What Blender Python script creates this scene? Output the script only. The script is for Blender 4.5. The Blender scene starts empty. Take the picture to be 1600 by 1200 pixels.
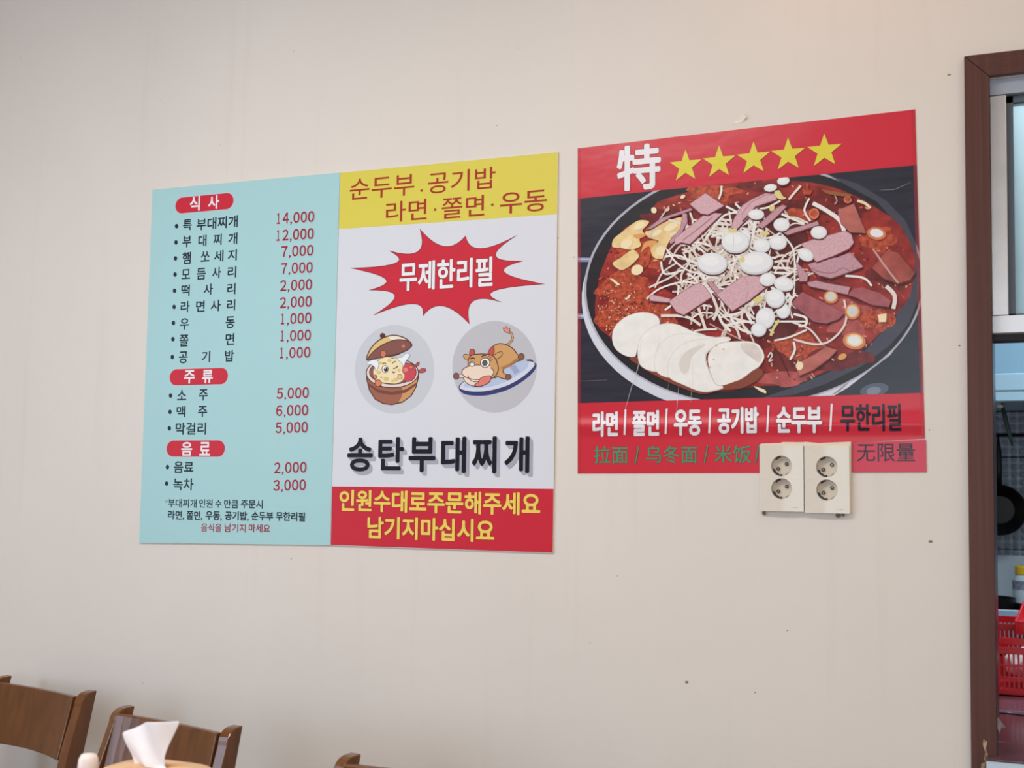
import bpy, bmesh, math, random
from mathutils import Vector, Matrix
from mathutils.geometry import tessellate_polygon
random.seed(7)
S = bpy.context.scene
COL = S.collection

# ------------------------------------------------------------------ camera
EYE = Vector((0.0, -2.365, 1.32))
FPX = 1900.0
YAW, PITCH, ROLL = math.radians(22.95), math.radians(4.75), math.radians(0.75)
_f = Vector((-math.sin(YAW) * math.cos(PITCH), math.cos(YAW) * math.cos(PITCH), math.sin(PITCH)))
_r0 = Vector((math.cos(YAW), math.sin(YAW), 0)); _u0 = _r0.cross(_f)
_r = math.cos(ROLL) * _r0 + math.sin(ROLL) * _u0
_u = -math.sin(ROLL) * _r0 + math.cos(ROLL) * _u0
cam_data = bpy.data.cameras.new('camera')
cam_data.sensor_width = 36.0
cam_data.lens = FPX / 1600.0 * 36.0
cam_data.clip_start = 0.02
cam_data.dof.use_dof = True
cam_data.dof.focus_distance = 2.72
cam_data.dof.aperture_fstop = 5.0
cam = bpy.data.objects.new('camera', cam_data)
COL.objects.link(cam)
cam.matrix_world = Matrix(((_r.x, _u.x, -_f.x, EYE.x), (_r.y, _u.y, -_f.y, EYE.y), (_r.z, _u.z, -_f.z, EYE.z), (0, 0, 0, 1)))
S.camera = cam

# ------------------------------------------------------------------ light
S.view_settings.view_transform = 'Standard'
S.view_settings.look = 'None'
S.view_settings.gamma = 1.0
S.view_settings.exposure = 0.0
S.view_settings.use_curve_mapping = False
S.cycles.use_denoising = True
S.cycles.max_bounces = 8
W = bpy.data.worlds.new('world'); S.world = W; W.use_nodes = True
W.node_tree.nodes['Background'].inputs[0].default_value = (0.80, 0.90, 1.0, 1)
W.node_tree.nodes['Background'].inputs[1].default_value = 1.6

def area(name, loc, target, sx, sy, power, col, spread=180):
    d = bpy.data.lights.new(name, 'AREA'); d.shape = 'RECTANGLE'; d.size = sx; d.size_y = sy
    d.energy = power; d.color = col; d.spread = math.radians(spread)
    o = bpy.data.objects.new(name, d); COL.objects.link(o); o.location = loc
    o.rotation_euler = (Vector(target) - Vector(loc)).to_track_quat('-Z', 'Y').to_euler()
    return o
WINX0, WINX1, WINZ0, WINZ1 = -1.15, 1.95, 0.5, 2.25           # shop window in the wall behind the camera
area('window_daylight', (0.40, -4.46, 1.4), (0.40, 0, 1.4), 3.0, 1.7, 18, (0.95, 0.98, 1.0))
area('left_fill', (-3.26, -2.0, 1.5), (0, -1.6, 1.4), 1.6, 1.4, 33, (0.74, 0.95, 1.27))  # unseen cool fill added on the left; that wall has no opening
area('ceiling_lamp', (-1.35, -1.6, 2.72), (-1.35, -1.6, 0), 1.2, 0.3, 31, (1.0, 0.96, 0.90))
area('side_lamp', (1.2, -1.6, 2.70), (1.0, -1.4, 0), 0.6, 0.6, 9, (1.0, 0.76, 0.52))
area('wall_lamp', (-0.30, -0.42, 2.66), (-0.30, -0.20, 0), 0.10, 0.10, 1.05, (1.0, 0.55, 0.30))
area('kitchen_lamp', (0.45, 1.1, 2.40), (0.40, 1.15, 0), 1.2, 0.5, 26, (0.82, 0.92, 1.0))

# ------------------------------------------------------------------ helpers
def ray(px, py): return _f * FPX + _r * (px - 800) - _u * (py - 600)
def Pd(px, py, depth):                                      # point of the photo on the plane parallel to the wall, depth metres from the eye
    d = ray(px, py); return EYE + d * (depth / d.y)
def P(px, py): return Pd(px, py, 2.365)                     # ... on the wall itself
def srgb(c): return tuple((x / 255.0 / 12.92) if x / 255.0 <= 0.04045 else ((x / 255.0 + 0.055) / 1.055) ** 2.4 for x in c)
GAIN = 1.0
MATS = {}
def mat(key, rgb, rough=0.5, metal=0.0, spec=0.5, noise=None, bump=None, gain=None, trans=0.0, alpha=1.0, ior=1.45, crease=None):
    """rgb: sRGB as printed/painted; noise=(scale, amount, (stretch xyz)); bump=(scale, strength, distance, stretch)"""
    if key in MATS: return MATS[key]
    m = bpy.data.materials.new(key); m.use_nodes = True; MATS[key] = m
    nt = m.node_tree; b = nt.nodes['Principled BSDF']
    g = GAIN if gain is None else gain
    c = [min(0.9, x * g) for x in srgb(rgb)]
    b.inputs['Base Color'].default_value = (*c, 1); b.inputs['Roughness'].default_value = rough
    b.inputs['Metallic'].default_value = metal; b.inputs['Specular IOR Level'].default_value = spec
    b.inputs['Transmission Weight'].default_value = trans; b.inputs['IOR'].default_value = ior; b.inputs['Alpha'].default_value = alpha
    geo = None
    if noise or bump: geo = nt.nodes.new('ShaderNodeNewGeometry')
    def tex(scale, stretch, detail=5):
        mp = nt.nodes.new('ShaderNodeMapping'); mp.inputs['Scale'].default_value = stretch
        t = nt.nodes.new('ShaderNodeTexNoise'); t.inputs['Scale'].default_value = scale; t.inputs['Detail'].default_value = detail
        nt.links.new(geo.outputs['Position'], mp.inputs['Vector']); nt.links.new(mp.outputs[0], t.inputs['Vector'])
        return t
    if noise:
        sc, amt, st = noise
        t = tex(sc, st)
        r = nt.nodes.new('ShaderNodeValToRGB')
        r.color_ramp.elements[0].position = 0.3; r.color_ramp.elements[1].position = 0.7
        r.color_ramp.elements[0].color = (*[x * (1 - amt) for x in c], 1)
        r.color_ramp.elements[1].color = (*[min(0.92, x * (1 + amt)) for x in c], 1)
        nt.links.new(t.outputs[0], r.inputs[0]); nt.links.new(r.outputs[0], b.inputs['Base Color'])
    if bump:
        sc, strg, dist, st = bump
        t = tex(sc, st, 3)
        bp = nt.nodes.new('ShaderNodeBump'); bp.inputs['Strength'].default_value = strg; bp.inputs['Distance'].default_value = dist
        hgt = t.outputs[0]
        if crease is not None:                               # a long soft fold across the sheet at height z
            sx = nt.nodes.new('ShaderNodeSeparateXYZ'); nt.links.new(geo.outputs['Position'], sx.inputs[0])
            def mth(op, a, c_): 
                k = nt.nodes.new('ShaderNodeMath'); k.operation = op
                for i_, v_ in ((0, a), (1, c_)):
                    if isinstance(v_, (int, float)): k.inputs[i_].default_value = v_
                    else: nt.links.new(v_, k.inputs[i_])
                return k.outputs[0]
            d = mth('DIVIDE', mth('SUBTRACT', sx.outputs['Z'], crease[0]), crease[1]); e = mth('POWER', 2.718, mth('MULTIPLY', mth('MULTIPLY', d, d), -1.0))
            hgt = mth('ADD', hgt, mth('MULTIPLY', e, crease[2]))
        nt.links.new(hgt, bp.inputs['Height']); nt.links.new(bp.outputs[0], b.inputs['Normal'])
    return m

class MB:
    """collects faces with a material each; build() links them as ONE mesh object"""
    def __init__(s): s.v = []; s.f = []; s.m = []; s.mats = []
    def mi(s, m):
        if m not in s.mats: s.mats.append(m)
        return s.mats.index(m)
    def add(s, vs, fs, m):
        o = len(s.v); k = s.mi(m); s.v += [Vector(p) for p in vs]
        for f in fs: s.f.append([i + o for i in f]); s.m.append(k)
    def box(s, lo, hi, m, rot=None, piv=None):
        (a, b, c), (d, e, g) = lo, hi
        vs = [Vector(p) for p in ((a, b, c), (d, b, c), (d, e, c), (a, e, c), (a, b, g), (d, b, g), (d, e, g), (a, e, g))]
        if rot is not None: vs = [rot @ (p - Vector(piv)) + Vector(piv) for p in vs]
        s.add(vs, [(0, 3, 2, 1), (4, 5, 6, 7), (0, 1, 5, 4), (1, 2, 6, 5), (2, 3, 7, 6), (3, 0, 4, 7)], m)
    def loops(s, rings, m, closed=True, caps=True):
        """skin a list of equal-length rings"""
        n = len(rings[0]); vs = [p for r in rings for p in r]; fs = []
        for i in range(len(rings) - 1):
            for j in range(n if closed else n - 1):
                a, b = i * n + j, i * n + (j + 1) % n
                fs.append((a, b, b + n, a + n))
        if caps and closed: fs += [tuple(range(n))[::-1], tuple(range((len(rings) - 1) * n, len(rings) * n))]
        s.add(vs, fs, m)
    def tube(s, pts, r, m, n=10):
        pts = [Vector(p) for p in pts]; rings = []
        rr = r if isinstance(r, (list, tuple)) else [r] * len(pts)
        up = Vector((0, 0, 1))
        for i, p in enumerate(pts):
            t = (pts[min(i + 1, len(pts) - 1)] - pts[max(i - 1, 0)]).normalized()
            a = t.cross(up if abs(t.z) < 0.9 else Vector((1, 0, 0))).normalized(); b = t.cross(a)
            rings.append([p + (a * math.cos(2 * math.pi * k / n) + b * math.sin(2 * math.pi * k / n)) * rr[i] for k in range(n)])
        s.loops(rings, m)
    def lathe(s, prof, m, n=32, origin=(0, 0, 0), axis='z', sx=1.0, sy=1.0):
        o = Vector(origin); rings = []
        for r, h in prof:
            ring = []
            for k in range(n):
                a = 2 * math.pi * k / n; c, d = math.cos(a) * r * sx, math.sin(a) * r * sy
                ring.append(o + (Vector((c, d, h)) if axis == 'z' else Vector((c, -h, d))))   # axis 'y': h runs toward the viewer
            rings.append(ring)
        s.loops(rings, m)
    def build(s, name, parent=None, bevel=0.0, smooth=False, seg=2, solid=None, sub=0):
        me = bpy.data.meshes.new(name)
        off = Vector((0, 0, 0)); p = parent
        while p is not None: off += p.location; p = p.parent
        me.from_pydata([tuple(p - off) for p in s.v], [], s.f)
        for m in s.mats: me.materials.append(m)
        for i, p in enumerate(me.polygons): p.material_index = s.m[i]; p.use_smooth = smooth
        bm = bmesh.new(); bm.from_mesh(me); 
        if not getattr(s, 'flat', False): bmesh.ops.recalc_face_normals(bm, faces=bm.faces)
        bm.to_mesh(me); bm.free(); me.update()
        o = bpy.data.objects.new(name, me); COL.objects.link(o)
        if parent is not None: o.parent = parent
        if solid: md = o.modifiers.new('solid', 'SOLIDIFY'); md.thickness = solid; md.offset = 0
        if bevel: 
            md = o.modifiers.new('bevel', 'BEVEL'); md.width = bevel; md.segments = seg; md.limit_method = 'ANGLE'; md.angle_limit = math.radians(40)
        if sub: md = o.modifiers.new('sub', 'SUBSURF'); md.levels = sub; md.render_levels = sub
        return o
def empty(name, loc, rz=0.0):
    o = bpy.data.objects.new(name, None); COL.objects.link(o); o.location = loc; o.rotation_euler = (0, 0, rz); o.empty_display_size = 0.05
    return o
def tag(o, label=None, cat=None, group=None, kind=None):
    if label: o['label'] = label
    if cat: o['category'] = cat
    if group: o['group'] = group
    if kind: o['kind'] = kind
    return o
def copy_tree(o, parent=None):
    c = o.copy(); COL.objects.link(c); c.parent = parent
    for ch in [x for x in COL.objects if x.parent == o]: copy_tree(ch, c)
    return c

def catmull(pts, closed=False, n=6):
    out = []; N = len(pts)
    for i in range(N if closed else N - 1):
        p = [Vector(pts[j % N]) if closed else Vector(pts[max(0, min(N - 1, j))]) for j in (i - 1, i, i + 1, i + 2)]
        for k in range(n):
            t = k / n
            out.append(0.5 * ((2 * p[1]) + (p[2] - p[0]) * t + (2 * p[0] - 5 * p[1] + 4 * p[2] - p[3]) * t * t + (3 * p[1] - p[0] - 3 * p[2] + p[3]) * t ** 3))
    if not closed: out.append(Vector(pts[-1]))
    return out

# ------------------------------------------------------------------ flat printing on the wall (everything lies in the sheet's own plane)
_glyphs = {}
def glyphs(text, bold=0.0, spacing=1.0):
    k = (text, bold, spacing)
    if k not in _glyphs:
        cu = bpy.data.curves.new('t', 'FONT'); cu.body = text; cu.size = 1.0; cu.space_character = spacing
        cu.fill_mode = 'FRONT'; cu.resolution_u = 4
        o = bpy.data.objects.new('t', cu); COL.objects.link(o)
        dg = bpy.context.evaluated_depsgraph_get(); dg.update()
        me = bpy.data.meshes.new_from_object(o.evaluated_get(dg))
        vs = [(v.co.x, v.co.y) for v in me.vertices]; fs = [tuple(p.vertices) for p in me.polygons]
        bpy.data.meshes.remove(me); bpy.data.objects.remove(o); bpy.data.curves.remove(cu)
        _glyphs[k] = (vs, fs)
    return _glyphs[k]

class Print(MB):
    """ink on a sheet: points are photo pixels carried onto the wall plane; each new shape lies a hair above the last"""
    flat = True
    def __init__(s, y0, step=0.00002, org=(0, 0), sc=1.0):
        super().__init__(); s.y = -y0; s.step = step; s.org = org; s.sc = sc
    def z(s, x, y, sc=None): s.org = (x, y); s.sc = sc if sc else s.sc; return s
    def w(s, p):                                             # zoomed pixel -> (x, z) on the wall
        q = P(s.org[0] + p[0] * s.sc, s.org[1] + p[1] * s.sc); return (q.x, q.z)
    def lay(s): s.y -= s.step; return s.y
    def poly_w(s, pts, m):
        y = s.lay(); n = len(pts)
        a = sum(pts[i][0] * pts[(i + 1) % n][1] - pts[(i + 1) % n][0] * pts[i][1] for i in range(n))
        tri = tessellate_polygon([[Vector((p[0], p[1], 0)) for p in pts]])
        vs = [(p[0], y, p[1]) for p in pts]; fs = []
        for t in tri:
            (ax, ay), (bx, by), (cx, cy) = (pts[t[0]][:2], pts[t[1]][:2], pts[t[2]][:2])
            fs.append(t if (bx - ax) * (cy - ay) - (by - ay) * (cx - ax) > 0 else t[::-1])
        s.add(vs, fs, m)
    def poly(s, pts, m, smooth=False, edge=None, ew=2):
        if smooth: pts = [(p.x, p.y) for p in catmull([(a, b, 0) for a, b in pts], True, 5)]
        s.poly_w([s.w(p) for p in pts], m)
        if edge: s.stroke(pts, ew, edge, closed=True, smooth=False)
    def ell(s, c, rx, ry, m, rot=0, n=36, edge=None, ew=2):
        ca, sa = math.cos(math.radians(rot)), math.sin(math.radians(rot)); pts = []
        for k in range(n):
            a = 2 * math.pi * k / n; x, y = rx * math.cos(a), ry * math.sin(a)
            pts.append((c[0] + x * ca - y * sa, c[1] + x * sa + y * ca))
        s.poly(pts, m, edge=edge, ew=ew)
    def stroke(s, pts, width, m, closed=False, smooth=True, taper=False):
        if smooth: pts = [(p.x, p.y) for p in catmull([(a, b, 0) for a, b in pts], closed, 7)]
        N = len(pts); L = []; R = []
        for i in range(N):
            a = pts[(i - 1) % N] if closed else pts[max(0, i - 1)]; b = pts[(i + 1) % N] if closed else pts[min(N - 1, i + 1)]
            dx, dy = b[0] - a[0], b[1] - a[1]; l = math.hypot(dx, dy) or 1
            wd = width / 2 * (1 if not taper else (1 - 0.75 * abs(2 * i / (N - 1) - 1)))
            nx, ny = -dy / l * wd, dx / l * wd
            L.append(s.w((pts[i][0] + nx, pts[i][1] + ny))); R.append(s.w((pts[i][0] - nx, pts[i][1] - ny)))
        y = s.lay(); vs = [(p[0], y, p[1]) for p in L] + [(p[0], y, p[1]) for p in R]; fs = []
        for i in range(N if closed else N - 1):
            j = (i + 1) % N; fs.append((i, i + N, j + N, j)[::-1])
        s.add(vs, fs, m)
    def text(s, t, x0, y0, x1, y1, h, m, bold=0.0, dx=0, dy=0, shear=0.0, spacing=1.0, grow=0.0):
        """left-middle (x0,y0) and right-middle (x1,y1) of the lettering's own box, h its height (zoomed pixels)"""
        a = s.w((x0 + dx, y0 + dy)); b = s.w((x1 + dx, y1 + dy))
        xm, ym = (x0 + x1) / 2 + dx, (y0 + y1) / 2 + dy
        zt, zb = s.w((xm, ym - h / 2))[1], s.w((xm, ym + h / 2))[1]
        hh = zt - zb; zc = (a[1] + b[1]) / 2
        vs, fs = glyphs(t, bold, spacing)
        if not vs: return
        u0, u1 = min(v[0] for v in vs), max(v[0] for v in vs); v0, v1 = min(v[1] for v in vs), max(v[1] for v in vs)
        s.lay(); r = bold * 0.8 * hh; pad = grow - r                # heavier strokes: the same outline set down again in a small ring
        ring = [(0, 0)] + ([(r * math.cos(math.pi * k / 4), r * math.sin(math.pi * k / 4)) for k in range(8)] if bold > 0.001 else [])
        for i_, (ox, oz) in enumerate(ring):
            out = []; y = s.y - i_ * 0.000012
            for (u, v) in vs:
                q = (v - v0) / (v1 - v0)
                out.append((a[0] - pad + (u - u0) / (u1 - u0) * (b[0] - a[0] + 2 * pad) + ox, y, zc - hh / 2 - pad + q * (hh + 2 * pad) + oz))
            s.add(out, fs, m)
        s.y = y
    def pill(s, x0, y0, x1, y1, h, m, grow=0.0):
        a = s.w((x0, y0)); b = s.w((x1, y1)); xm, ym = (x0 + x1) / 2, (y0 + y1) / 2
        R = (s.w((xm, ym - h / 2))[1] - s.w((xm, ym + h / 2))[1]) / 2 + grow; zc = (a[1] + b[1]) / 2
        pts = [(b[0] + grow - R + R * math.cos(t), zc + R * math.sin(t)) for t in [math.radians(-90 + 15 * k) for k in range(13)]]
        pts += [(a[0] - grow + R + R * math.cos(t), zc + R * math.sin(t)) for t in [math.radians(90 + 15 * k) for k in range(13)]]
        s.poly_w(pts, m)
FULL = {str(i): chr(0xFF10 + i) for i in range(10)}
def figures(p, t, x0, y0, x1, y1, h):
    """a price set figure by figure in even cells; h is the figures' height with the comma's tail"""
    cells = [0.46 if c == ',' else 1.0 for c in t]; W_ = sum(cells); u = 0.0; hd = h * 0.84
    for c, k in zip(t, cells):
        m_ = (u + k / 2) / W_; xm, ym = x0 + (x1 - x0) * m_, y0 + (y1 - y0) * m_ - h * 0.075; cw = (x1 - x0) / W_
        for ink_, bo, gr in ((I_PINKW, 0.03, 0.0012), (I_PRICE, 0.026, 0.0003)):
            if c == ',':
                p.poly([(xm - 7, ym + hd * 0.38), (xm + 5, ym + hd * 0.38), (xm + 6, ym + hd * 0.5), (xm - 2, ym + hd * 0.66), (xm - 8, ym + hd * 0.66), (xm - 2, ym + hd * 0.5), (xm - 7, ym + hd * 0.5)], I_PRICE)
                break
            w_ = cw * (0.40 if c == '1' else 0.80); sl = (y1 - y0) / (x1 - x0) * w_ / 2
            p.text(FULL[c], xm - w_ / 2, ym - sl, xm + w_ / 2, ym + sl, hd, ink_, bold=bo, grow=gr)
        u += k
def sheet(name, quad, thick, m_face, m_edge, parent, y0=0.0):
    """a board or vinyl sheet with thickness from four photo-pixel corners TL TR BR BL"""
    b = MB(); q = [P(*p) for p in quad]
    vs = [(p.x, -y0 - thick, p.z) for p in q] + [(p.x, -y0, p.z) for p in q]
    b.add(vs, [(3, 2, 1, 0)], m_face); b.add(vs, [(0, 1, 5, 4), (1, 2, 6, 5), (2, 3, 7, 6), (3, 0, 4, 7), (4, 5, 6, 7)], m_edge)
    return b.build(name, parent)

# ------------------------------------------------------------------ materials of the setting
def wall_material():
    m = bpy.data.materials.new('wallpaper'); m.use_nodes = True; nt = m.node_tree; b = nt.nodes['Principled BSDF']
    N = nt.nodes.new; L = nt.links.new
    geo = N('ShaderNodeNewGeometry')
    def noise(scale, st, detail=4):
        mp = N('ShaderNodeMapping'); mp.inputs['Scale'].default_value = st; t = N('ShaderNodeTexNoise')
        t.inputs['Scale'].default_value = scale; t.inputs['Detail'].default_value = detail
        L(geo.outputs['Position'], mp.inputs['Vector']); L(mp.outputs[0], t.inputs['Vector']); return t
    base = srgb((226, 218, 210))
    r = N('ShaderNodeValToRGB'); r.color_ramp.elements[0].position = 0.25; r.color_ramp.elements[1].position = 0.75
    r.color_ramp.elements[0].color = (*[x * 0.965 for x in base], 1); r.color_ramp.elements[1].color = (*[min(1, x * 1.02) for x in base], 1)
    t1 = noise(2.2, (1, 1, 0.6)); L(t1.outputs[0], r.inputs[0])
    # faint vertical drips in the old paint and a scatter of tiny specks
    t2 = noise(9.0, (2.4, 1, 0.12), 3)
    r2 = N('ShaderNodeValToRGB'); r2.color_ramp.elements[0].position = 0.60; r2.color_ramp.elements[1].position = 0.85
    r2.color_ramp.elements[0].color = (1, 1, 1, 1); r2.color_ramp.elements[1].color = (0.955, 0.945, 0.93, 1)
    L(t2.outputs[0], r2.inputs[0])
    vor = N('ShaderNodeTexVoronoi'); vor.inputs['Scale'].default_value = 11.0
    L(geo.outputs['Position'], vor.inputs['Vector'])
    r3 = N('ShaderNodeValToRGB'); r3.color_ramp.elements[0].position = 0.010; r3.color_ramp.elements[1].position = 0.022
    r3.color_ramp.elements[0].color = (0.62, 0.55, 0.48, 1); r3.color_ramp.elements[1].color = (1, 1, 1, 1)
    L(vor.outputs['Distance'], r3.inputs[0])
    m1 = N('ShaderNodeMix'); m1.data_type = 'RGBA'; m1.blend_type = 'MULTIPLY'; m1.inputs[0].default_value = 1
    m2 = N('ShaderNodeMix'); m2.data_type = 'RGBA'; m2.blend_type = 'MULTIPLY'; m2.inputs[0].default_value = 1
    L(r.outputs[0], m1.inputs[6]); L(r2.outputs[0], m1.inputs[7]); L(m1.outputs[2], m2.inputs[6]); L(r3.outputs[0], m2.inputs[7])
    L(m2.outputs[2], b.inputs['Base Color'])
    b.inputs['Roughness'].default_value = 0.55; b.inputs['Specular IOR Level'].default_value = 0.3
    ad = N('ShaderNodeMath'); ad.operation = 'ADD'
    t3 = noise(14, (1, 1, 1), 6); t4 = noise(3.5, (1.6, 1, 0.25), 2)
    L(t3.outputs[0], ad.inputs[0]); L(t4.outputs[0], ad.inputs[1])
    bp = N('ShaderNodeBump'); bp.inputs['Strength'].default_value = 0.22; bp.inputs['Distance'].default_value = 0.006
    L(ad.outputs[0], bp.inputs['Height']); L(bp.outputs[0], b.inputs['Normal'])
    return m
M_WALL = wall_material()
M_PLAIN = mat('plaster', (224, 214, 204), 0.7, gain=1.0)
M_CEIL = mat('ceiling_paint', (228, 224, 216), 0.8, gain=1.0)
M_FLOOR = mat('floor_tile', (150, 138, 124), 0.45, noise=(4, 0.12, (1, 1, 1)), gain=1.0)
M_FRAME = mat('brown_film', (88, 54, 47), 0.45, spec=0.3, noise=(22, 0.16, (4, 4, 0.06)), bump=(60, 0.15, 0.002, (1, 1, 0.05)), gain=1.0)
M_JAMB = mat('dark_glossy_film', (44, 30, 36), 0.3, spec=0.25, gain=1.0)
M_ALU = mat('brushed_aluminium', (200, 196, 196), 0.30, metal=0.75, noise=(10, 0.07, (1, 1, 1.5)), gain=1.0)
M_ALU_L = mat('pale_aluminium', (226, 230, 238), 0.40, metal=0.25, gain=1.0)
M_GASKET = mat('grey_gasket', (88, 98, 110), 0.6, gain=1.0)
M_BLACK = mat('gap_black', (24, 24, 28), 0.5, gain=1.0)  # flat black for the rail gap and the dark inside of the tissue slot

# ------------------------------------------------------------------ the setting
CX0 = P(1507, 92).x; CTOP = P(1507, 92).z; CW = P(1546, 125).x - CX0      # casing outline
OX0, OX1 = CX0 + CW - 0.004, 1.05; OZ1 = CTOP - CW * 1.02
SILL_Z = Pd(1560, 1188, 2.315).z
XL, XR, YB, ZC = -3.3, 2.4, -4.5, 2.78
b = MB()
b.box((XL, 0, 0), (OX0 - 0.028, 0.12, ZC), M_WALL); b.box((OX1, 0, 0), (XR, 0.12, ZC), M_WALL)
b.box((OX0 - 0.028, 0, OZ1), (OX1, 0.12, ZC), M_WALL); b.box((OX0 - 0.028, 0, 0), (OX1, 0.12, SILL_Z - 0.06), M_WALL)
wall_front = tag(b.build('wall_front'), kind='structure')
b = MB(); b.box((XL, YB, -0.05), (XR, 2.4, 0), M_FLOOR); tag(b.build('floor'), kind='structure')
b = MB(); b.box((XL, YB, ZC), (XR, 2.4, ZC + 0.05), M_CEIL); tag(b.build('ceiling'), kind='structure')
b = MB(); b.box((XL - 0.1, YB, 0), (XL, 0.12, ZC), M_PLAIN); tag(b.build('wall_left'), kind='structure')
b = MB(); b.box((XR, YB, 0), (XR + 0.1, 2.4, ZC), M_PLAIN); tag(b.build('wall_right'), kind='structure')
b = MB()
b.box((XL, YB - 0.12, 0), (WINX0, YB, ZC), M_PLAIN); b.box((WINX1, YB - 0.12, 0), (XR, YB, ZC), M_PLAIN)
b.box((WINX0, YB - 0.12, 0), (WINX1, YB, WINZ0), M_PLAIN); b.box((WINX0, YB - 0.12, WINZ1), (WINX1, YB, ZC), M_PLAIN)
tag(b.build('wall_back'), kind='structure')

# brown door-like casing of the kitchen hatch: mitred boards with shallow flutes
b = MB(); Y1, Y0 = -0.016, 0.0
cs = [0.0, 0.30, 0.34, 0.62, 0.66, 1.0]; dp = [0, 0, 0.0003, 0.0003, 0.0, 0.0]
def casing_run(pts_out, pts_in):
    n = len(cs); rings = []
    for po, pi in zip(pts_out, pts_in):
        ring = [Vector((po[0] + (pi[0] - po[0]) * t, Y1 + d, po[1] + (pi[1] - po[1]) * t)) for t, d in zip(cs, dp)]
        ring += [Vector((pi[0], Y0, pi[1])), Vector((po[0], Y0, po[1]))]
        rings.append(ring)
    b.loops(rings, M_FRAME)
g = 0.0006
casing_run([(CX0, 0.30), (CX0, CTOP - g)], [(CX0 + CW, 0.30), (CX0 + CW, CTOP - CW - g)])
casing_run([(CX0 + g, CTOP), (OX1 + CW, CTOP)], [(CX0 + CW + g, CTOP - CW), (OX1, CTOP - CW)])
casing_run([(OX1 + CW, CTOP - g), (OX1 + CW, 0.30)], [(OX1, CTOP - CW - g), (OX1, 0.30)])
trim = tag(b.build('trim_1', bevel=0.0008), kind='structure')
# torn film at its foot
b = MB()
tears = [[(1537, 1152), (1543, 1156), (1541, 1166), (1544, 1176), (1541, 1187), (1538, 1184), (1540, 1172), (1536, 1160)],
         [(1534, 1190), (1540, 1188), (1539, 1200), (1532, 1206)]]
M_TEAR = mat('bare_board', (178, 150, 118), 0.8, gain=1.0)
for t in tears:
    q = [P(*p) for p in t]; n = len(q)
    vs = [(p.x, -0.0165 - 0.003 * (i % 3 == 0), p.z) for i, p in enumerate(q)] + [(p.x, -0.0155, p.z) for p in q]
    b.add(vs, [tuple(range(n)), tuple(range(n, 2 * n))] + [(i, (i + 1) % n, n + (i + 1) % n, n + i) for i in range(n)], M_TEAR)
b.build('peeled_film', trim)['label'] = 'torn film showing pale board'
# jamb lining that runs through the wall
b = MB()
b.box((OX0 - 0.018, -0.010, SILL_Z + 0.0005), (CX0 + CW + 0.0005, 0.19, OZ1), M_JAMB)
b.box((OX1 - 0.004, -0.010, SILL_Z), (OX1 + 0.004, 0.13, OZ1), M_JAMB)
tag(b.build('trim_2'), kind='structure')

LEAN = (P(1518, 1195).x - P(1507, 92).x) / (P(1518, 1195).z - P(1507, 92).z)
def lean(o):                                                 # the old hatch stands a little out of plumb
    if o.type == 'MESH':
        for v in o.data.vertices:
            if v.co.x + o.location.x + (o.parent.location.x if o.parent else 0) < 0.3: v.co.x += LEAN * (v.co.z + (o.parent.location.z if o.parent else 0) - CTOP)
for o in (trim, bpy.data.objects['trim_2']): lean(o)
# aluminium window filling the upper part of the hatch
win = tag(empty('window_1', (OX0, 0.02, P(1570, 521).z)), kind='structure')
def wz(py, px=1560): return Pd(px, py, 2.375).z
def wx(px, py=300): return Pd(px, py, 2.375).x
b = MB(); x0 = OX0 + 0.004
b.box((x0, 0.006, wz(149)), (OX1 - 0.004, 0.06, OZ1), mat('header_aluminium', (168, 174, 188), 0.4, metal=0.25, gain=1.0)); b.build('head_rail', win, bevel=0.001)
b = MB(); b.box((x0, 0.008, wz(493)), (wx(1575.5), 0.05, wz(149.5)), M_ALU); b.build('stile', win, bevel=0.0012)
b = MB(); b.box((x0, 0.004, wz(521)), (OX1 - 0.004, 0.06, wz(494)), M_ALU_L); b.build('bottom_rail', win, bevel=0.001)
b = MB()
xs = wx(1575.5)
b.box((xs, 0.020, wz(493)), (wx(1586.5), 0.045, wz(150)), M_GASKET); b.box((xs, 0.020, wz(160)), (OX1 - 0.01, 0.045, wz(150)), M_GASKET)
b.box((xs, 0.020, wz(494)), (OX1 - 0.01, 0.045, wz(490)), M_GASKET); b.box((0.46, 0.02, wz(494)), (0.50, 0.045, wz(150)), M_GASKET)
b.build('sash', win)
b = MB(); b.box((xs + 0.002, 0.030, wz(492)), (OX1 - 0.012, 0.036, wz(152)), mat('frosted_glass', (205, 232, 240), 0.55, trans=0.55, gain=1.0))
b.build('pane', win)
b = MB(); b.box((x0, 0.03, wz(530)), (OX1 - 0.004, 0.08, wz(521.5)), M_BLACK); b.build('gap_strip', win)  # solid black strip put in for the dark gap below the rail
for o in list(COL.objects):
    if o.parent is win: lean(o)

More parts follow.
